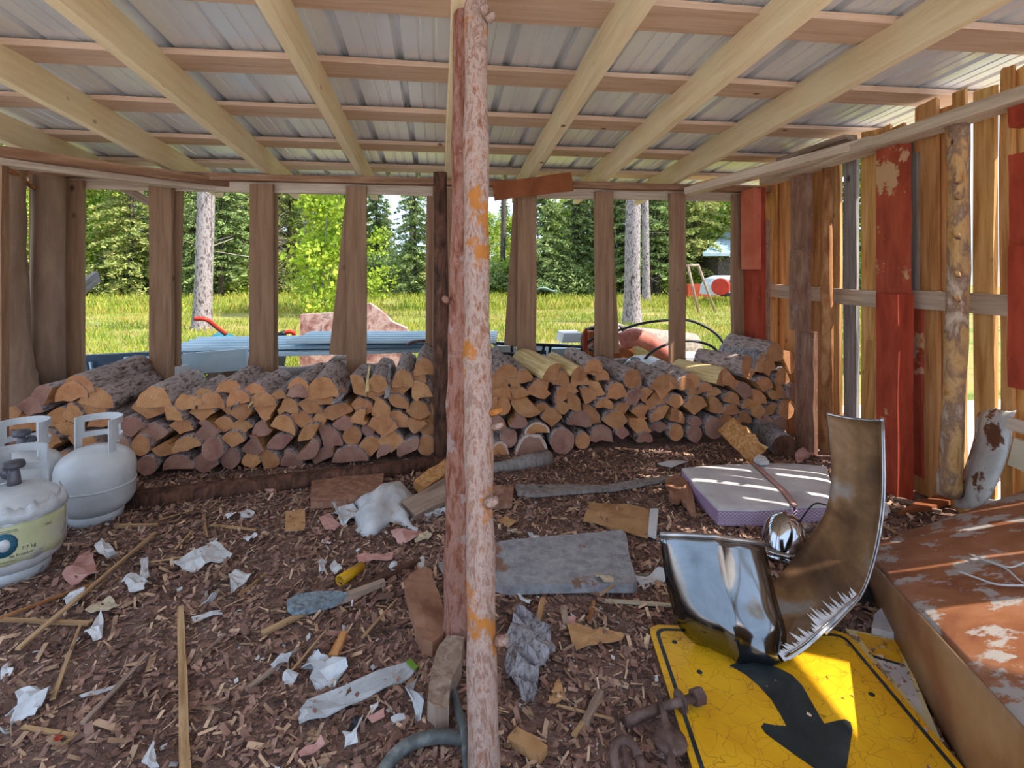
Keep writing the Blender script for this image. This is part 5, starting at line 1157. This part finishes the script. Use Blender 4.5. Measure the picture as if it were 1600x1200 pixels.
prism('white_board', [AY(266, 573, 4.1), AY(292, 570, 4.1), AY(292, 586, 4.1), AY(266, 588, 4.1)], (0, 1, 0), .03, 'white_plastic', label='small white board end beside the first stud', cat='board')
prism('navy_trough', [AY(124, 556, 4.3), AY(226, 551, 4.3), AY(300, 551, 4.3), AY(300, 640, 4.3), AY(124, 640, 4.3)], (0, 1, 0), .06, 'navy_steel', label='dark navy steel panel standing behind the left stack', cat='metal panel')
for k, x in enumerate((128, 138)): prism('pale_rod', [AY(x, 566, 4.26), AY(x+3, 566, 4.26), AY(x+10, 592, 4.26), AY(x+6, 592, 4.26)], (0, 1, 0), .02, 'sky_blue_metal', label='thin pale rod leaning on the navy panel, %s of two' % ('left' if k == 0 else 'right'), cat='rod')
# wheelbarrow with teal tarp
wbz = empty('wheelbarrow', AY(350, 560, 5.9), label='wheelbarrow with bent red handle under a teal tarp', cat='wheelbarrow')
tube('handle', spline([AY(304, 498, 5.6), AY(322, 499, 5.6), AY(334, 508, 5.7), AY(352, 522, 5.9)], 4), .022, 'red_plastic', wbz, n=8)
tube('handle', spline([AY(436, 524, 5.6), AY(448, 519, 5.6), AY(458, 520, 5.6), AY(458, 534, 5.7), AY(440, 548, 5.8)], 4), .022, 'red_plastic', wbz, n=8)
tube('grip', [AY(435, 524, 5.6), AY(446, 520, 5.6)], .03, 'rubber_black', wbz, n=8)
hz_ = AY(350, 545, 5.9).z
sheet('tray', [[AY(310, 545, 5.7), AY(450, 545, 5.7)], [AY(320, 590, 5.8), AY(440, 590, 5.8)], [AY(320, 590, 6.2), AY(440, 590, 6.2)], [AY(310, 540, 6.4), AY(450, 540, 6.4)]], 'rubber_black', wbz, t=.01)
rows = []
for i in range(12):
    u = i/11; row = []
    for j in range(8):
        v = j/7; px = 306+130*u; py = 550-30*math.sin(math.pi*min(1, u*1.25+.12))*(.5+.5*v)+5*noise.noise(Vector((u*8, v*5, 1)))
        row.append(AY(px, py, 5.55+.75*v))
    rows.append(row)
sheet('teal_tarp', rows, 'teal_tarp', t=.006, label='teal tarp bunched over the wheelbarrow', cat='tarp')
tube('wheel', [AY(350, 640, 5.8), AY(358, 640, 5.8)], .16, 'rubber_black', wbz, n=16)
# pink mottled slab
prism('pink_slab', [AY(x, y, 5.75) for x, y in ((469, 492), (520, 489), (548, 480), (577, 474), (598, 488), (612, 503), (636, 513), (642, 535), (640, 585), (469, 585))], (0, 1, .0), .12, 'pink_stone', label='large pink and grey mottled stone slab standing behind the blue sheets', cat='stone slab')
# pale cloth strip and rubbish between wall and sheets
sheet('pale_sheeting', [[AY(430+21*i, 572+6*math.sin(i)*.6+12*j-2*i*.4, 4.0+.15*j) for j in range(3)] for i in range(9)], 'paper_white', t=.01, label='pale crumpled sheeting behind the middle of the left stack', cat='sheeting')
sheet('pale_sheeting', [[AY(635+8*i, 528+(5 if i else 9)-(j*2)+(i*1.2), 4.9+.25*j) for j in range(3)] for i in range(9)], 'white_plastic', t=.01, label='flat white sheet end left of the trunk props', cat='sheeting')
tube('bent_pipe', spline([AY(636, 540, 4.3), AY(645, 534, 4.3), AY(672, 533, 4.3), AY(690, 540, 4.3)], 4), .012, 'rust_iron', n=8, label='bent rusty pipe above the highest barked logs', cat='pipe')
# rack of black bars and pale blue boxes right of the props
rk = empty('bar_rack', AY(830, 560, 4.3), label='rack of black bars behind the right stack', cat='rack')
for a, b in (((762, 535, 4.25), (808, 539, 4.25)), ((830, 538, 4.25), (912, 542, 4.3)), ((912, 542, 4.3), (930, 549, 4.35)), ((762, 552, 4.2), (810, 553, 4.2)), ((800, 538, 4.25), (800, 556, 4.25)), ((860, 540, 4.28), (856, 572, 4.28)), ((850, 540, 4.28), (846, 560, 4.3)), ((830, 553, 4.2), (850, 556, 4.2)), ((760, 575, 4.2), (935, 580, 4.2))):
    tube('bar', [AY(*a), AY(*b)], .013, 'rubber_black', rk, n=8)
for px in (765, 930): tube('bar', [AY(px, 540, 4.25), AY(px, 700, 4.25)], .016, 'rubber_black', rk, n=8)
tube('white_hook', spline([AY(770, 528, 4.3), AY(776, 545, 4.25), AY(777, 572, 4.2)], 4), .014, 'white_plastic', n=8, label='white bent pipe just right of the orange trunk prop', cat='pipe')
def boxx(name, px0, py0, px1, py1, Y, d, m, label, cat, sk=0):
    a = AY(px0, py0, Y); b = AY(px1, py1, Y)
    return prism(name, [Vector((a.x, Y, b.z)), Vector((b.x, Y, b.z)), Vector((b.x+sk, Y, a.z)), Vector((a.x+sk, Y, a.z))], (0, 1, .0), d, m, label=label, cat=cat)
boxx('pale_crate', 776, 541, 806, 552, 4.45, .3, 'car_white', 'white crate behind the black bars, left of the fifth stud', 'crate')
boxx('blue_case', 862, 545, 896, 562, 4.45, .3, 'sky_blue_metal', 'pale blue case behind the black bars', 'case')
boxx('blue_case', 898, 545, 912, 568, 4.4, .2, 'sky_blue_metal', 'narrow pale blue case left of the sixth stud', 'case')
boxx('white_tray', 878, 521, 906, 535, 4.9, .25, 'white_plastic', 'white tray lying behind the bar rack', 'tray', .02)
boxx('dark_crate', 840, 548, 940, 600, 4.7, .3, 'rubber_black', 'dark crate under the pale blue cases', 'crate')
boxx('dark_crate', 764, 552, 832, 600, 4.7, .3, 'rust_iron', 'brown iron crate under the white crate', 'crate')
prism('red_stake', [AY(912, 520, 4.15), AY(916, 512, 4.15), AY(919, 520, 4.15), AY(918, 565, 4.15), AY(911, 565, 4.15)], (0, 1, 0), .02, 'red_paint', label='pointed red stake left of the sixth stud', cat='stake')
tube('thin_rod', [AY(888, 576, 4.05), AY(926, 537, 4.2)], .011, 'rust_iron', n=8, label='thin dark rod leaning left of the sixth stud', cat='rod')
boxx('orange_post', 920, 518, 930, 620, 4.6, .1, 'orange_wood', 'orange-brown post end behind the red stake', 'block')
# rolls of mesh, corrugated pipe, hub and hoses
def roll(P0, P1, r, label):
    root = empty('mesh_roll', P0, label=label, cat='roll')
    o = tube('wrap', [P0, P0.lerp(P1, .33), P0.lerp(P1, .66), P1], r, 'mesh_beige', root, n=20, caps=False, rough=.05)
    md = o.modifiers.new('s', 'SOLIDIFY'); md.thickness = .02
    tube('core', [P0.lerp(P1, .08), P1.lerp(P0, .08)], r*.86, 'rubber_black', root, n=20); return root
roll(AY(966, 530, 5.2), AY(1080, 541, 5.6), .15, 'roll of beige mesh with black core behind the seventh stud')
roll(AY(930, 533, 4.9), AY(962, 527, 5.4), .155, 'stubby roll of beige mesh right of the sixth stud')
cp = spline([AY(972, 534, 4.35), AY(990, 527, 4.35), AY(1012, 533, 4.35), AY(1035, 549, 4.35), AY(1062, 570, 4.35), AY(1075, 600, 4.35)], 14)
tube('corrugated_pipe', cp, [.075+.006*math.cos(i*math.pi*.98) for i in range(len(cp))], 'terracotta', n=16, label='salmon red corrugated drain pipe bent behind the right stack', cat='pipe')
boxx('cardboard_box', 956, 545, 990, 575, 4.3, .25, 'orange_wood', 'orange-brown box under the corrugated pipe', 'box')
hb = AY(1010, 566, 4.0); hbr = empty('hub_cover', hb, label='white round machine cover with ring below the corrugated pipe', cat='machine cover')
mh = Matrix.Translation(hb+Vector((0, 0, -.1))) @ Matrix.Rotation(.35, 4, 'X')
put('dome', lathe_mesh([(.19, 0), (.185, .05), (.16, .09), (.1, .12), (.001, .13)], 'car_white', 28), hbr, mw=mh)
put('ring', lathe_mesh([(.19, .0), (.2, .01), (.2, .03), (.185, .045)], 'white_plastic', 28), hbr, mw=mh)
for k in range(6): a = k*.5+3.6; tube('slot', [mh @ Vector((.06*math.cos(a), .06*math.sin(a), .126)), mh @ Vector((.14*math.cos(a), .14*math.sin(a), .102))], .006, 'rubber_black', hbr, n=6)
tube('black_canister', [AY(991, 590, 3.95), AY(992, 572, 3.93), AY(993, 560, 3.92)], [.035, .045, .038], 'rubber_black', n=14, label='black capped cylinder in front of the white machine cover', cat='cap')
boxx('grey_tube', 955, 562, 985, 585, 4.1, .06, 'grey_wood', 'grey block right of the sixth stud', 'block')
tube('black_hose', spline([AY(905, 552, 4.3), AY(925, 530, 4.3), AY(970, 515, 4.25), AY(1010, 504, 4.2), AY(1055, 500, 4.15), AY(1085, 503, 4.1), AY(1118, 521, 4.05), AY(1135, 546, 4.0), AY(1140, 575, 3.95)], 6), .0115, 'rubber_black', n=8, label='upper black hose arching high across the openings', cat='hose')
tube('black_hose', spline([AY(993, 585, 3.95), AY(1012, 556, 4.0), AY(1035, 541, 4.05), AY(1065, 533, 4.1), AY(1095, 535, 4.1), AY(1118, 546, 4.05), AY(1128, 570, 4.0)], 6), .0115, 'rubber_black', n=8, label='lower black hose arching behind the seventh stud', cat='hose')
boxx('white_board', 1072, 559, 1112, 575, 4.1, .3, 'white_plastic', 'white board lying behind the pale yellow log', 'board')
# far things at the right
cb = empty('cabin', T(1150, 420, 22), label='far cabin with pale grey roof among the trees on the right', cat='cabin')
prism('roof', [T(1098, 400, 22), T(1150, 400, 22), T(1200, 385, 22), T(1200, 350, 24), T(1135, 366, 24)], (0, 0, 1), .12, 'cabin_roof', cb)
prism('wall', [T(1122, 402, 22.3), T(1200, 402, 22.3), T(1200, 456, 22.3), T(1122, 456, 22.3)], (0, 1, 0), 2.5, 'trunk_dark', cb)
cw = empty('old_vehicle', T(1140, 455, 17), label='far white and blue vehicle beside a red wheel at the right', cat='vehicle')
rows = []
prism('body', [T(x, y, 17) for x, y in ((1126, 462), (1128, 446), (1136, 436), (1150, 431), (1180, 431), (1180, 462))], (0, 1, 0), 1.4, 'car_white', cw)
prism('window_glass', [T(x, y, 16.96) for x, y in ((1132, 447), (1138, 439), (1150, 436), (1178, 436), (1178, 447))], (0, 1, 0), .03, 'navy_steel', cw)
prism('sill', [T(x, y, 16.9) for x, y in ((1128, 463), (1180, 463), (1180, 458), (1128, 458))], (0, 1, 0), .1, 'rubber_black', cw)
tube('wheel', [T(1125, 448, 16.6), T(1129, 448, 17.0)], .27, 'red_plastic', cw, n=18)
tr_ = empty('sawhorse', T(1100, 465, 14), label='slanting wooden sawhorse legs standing on the grass at right', cat='sawhorse')
for a, b in (((1092, 490), (1075, 415)), ((1118, 489), (1091, 414)), ((1070, 416), (1092, 414))): tube('leg', [T(*a, 14), T(*b, 14)], .035, 'weathered_wood', tr_, n=7)
boxx('red_timber', 1075, 444, 1122, 474, 19, .3, 'red_paint', 'low red timber pile far right on the grass', 'timber')
rows = [[T(838+8*i, 452+5*j-3*math.sin(i*1.2), 22+j) for j in range(3)] for i in range(5)]
sheet('grey_tarp', rows, 'cabin_roof', t=.03, label='pale blue-grey tarp lying far off at the wood edge', cat='tarp')
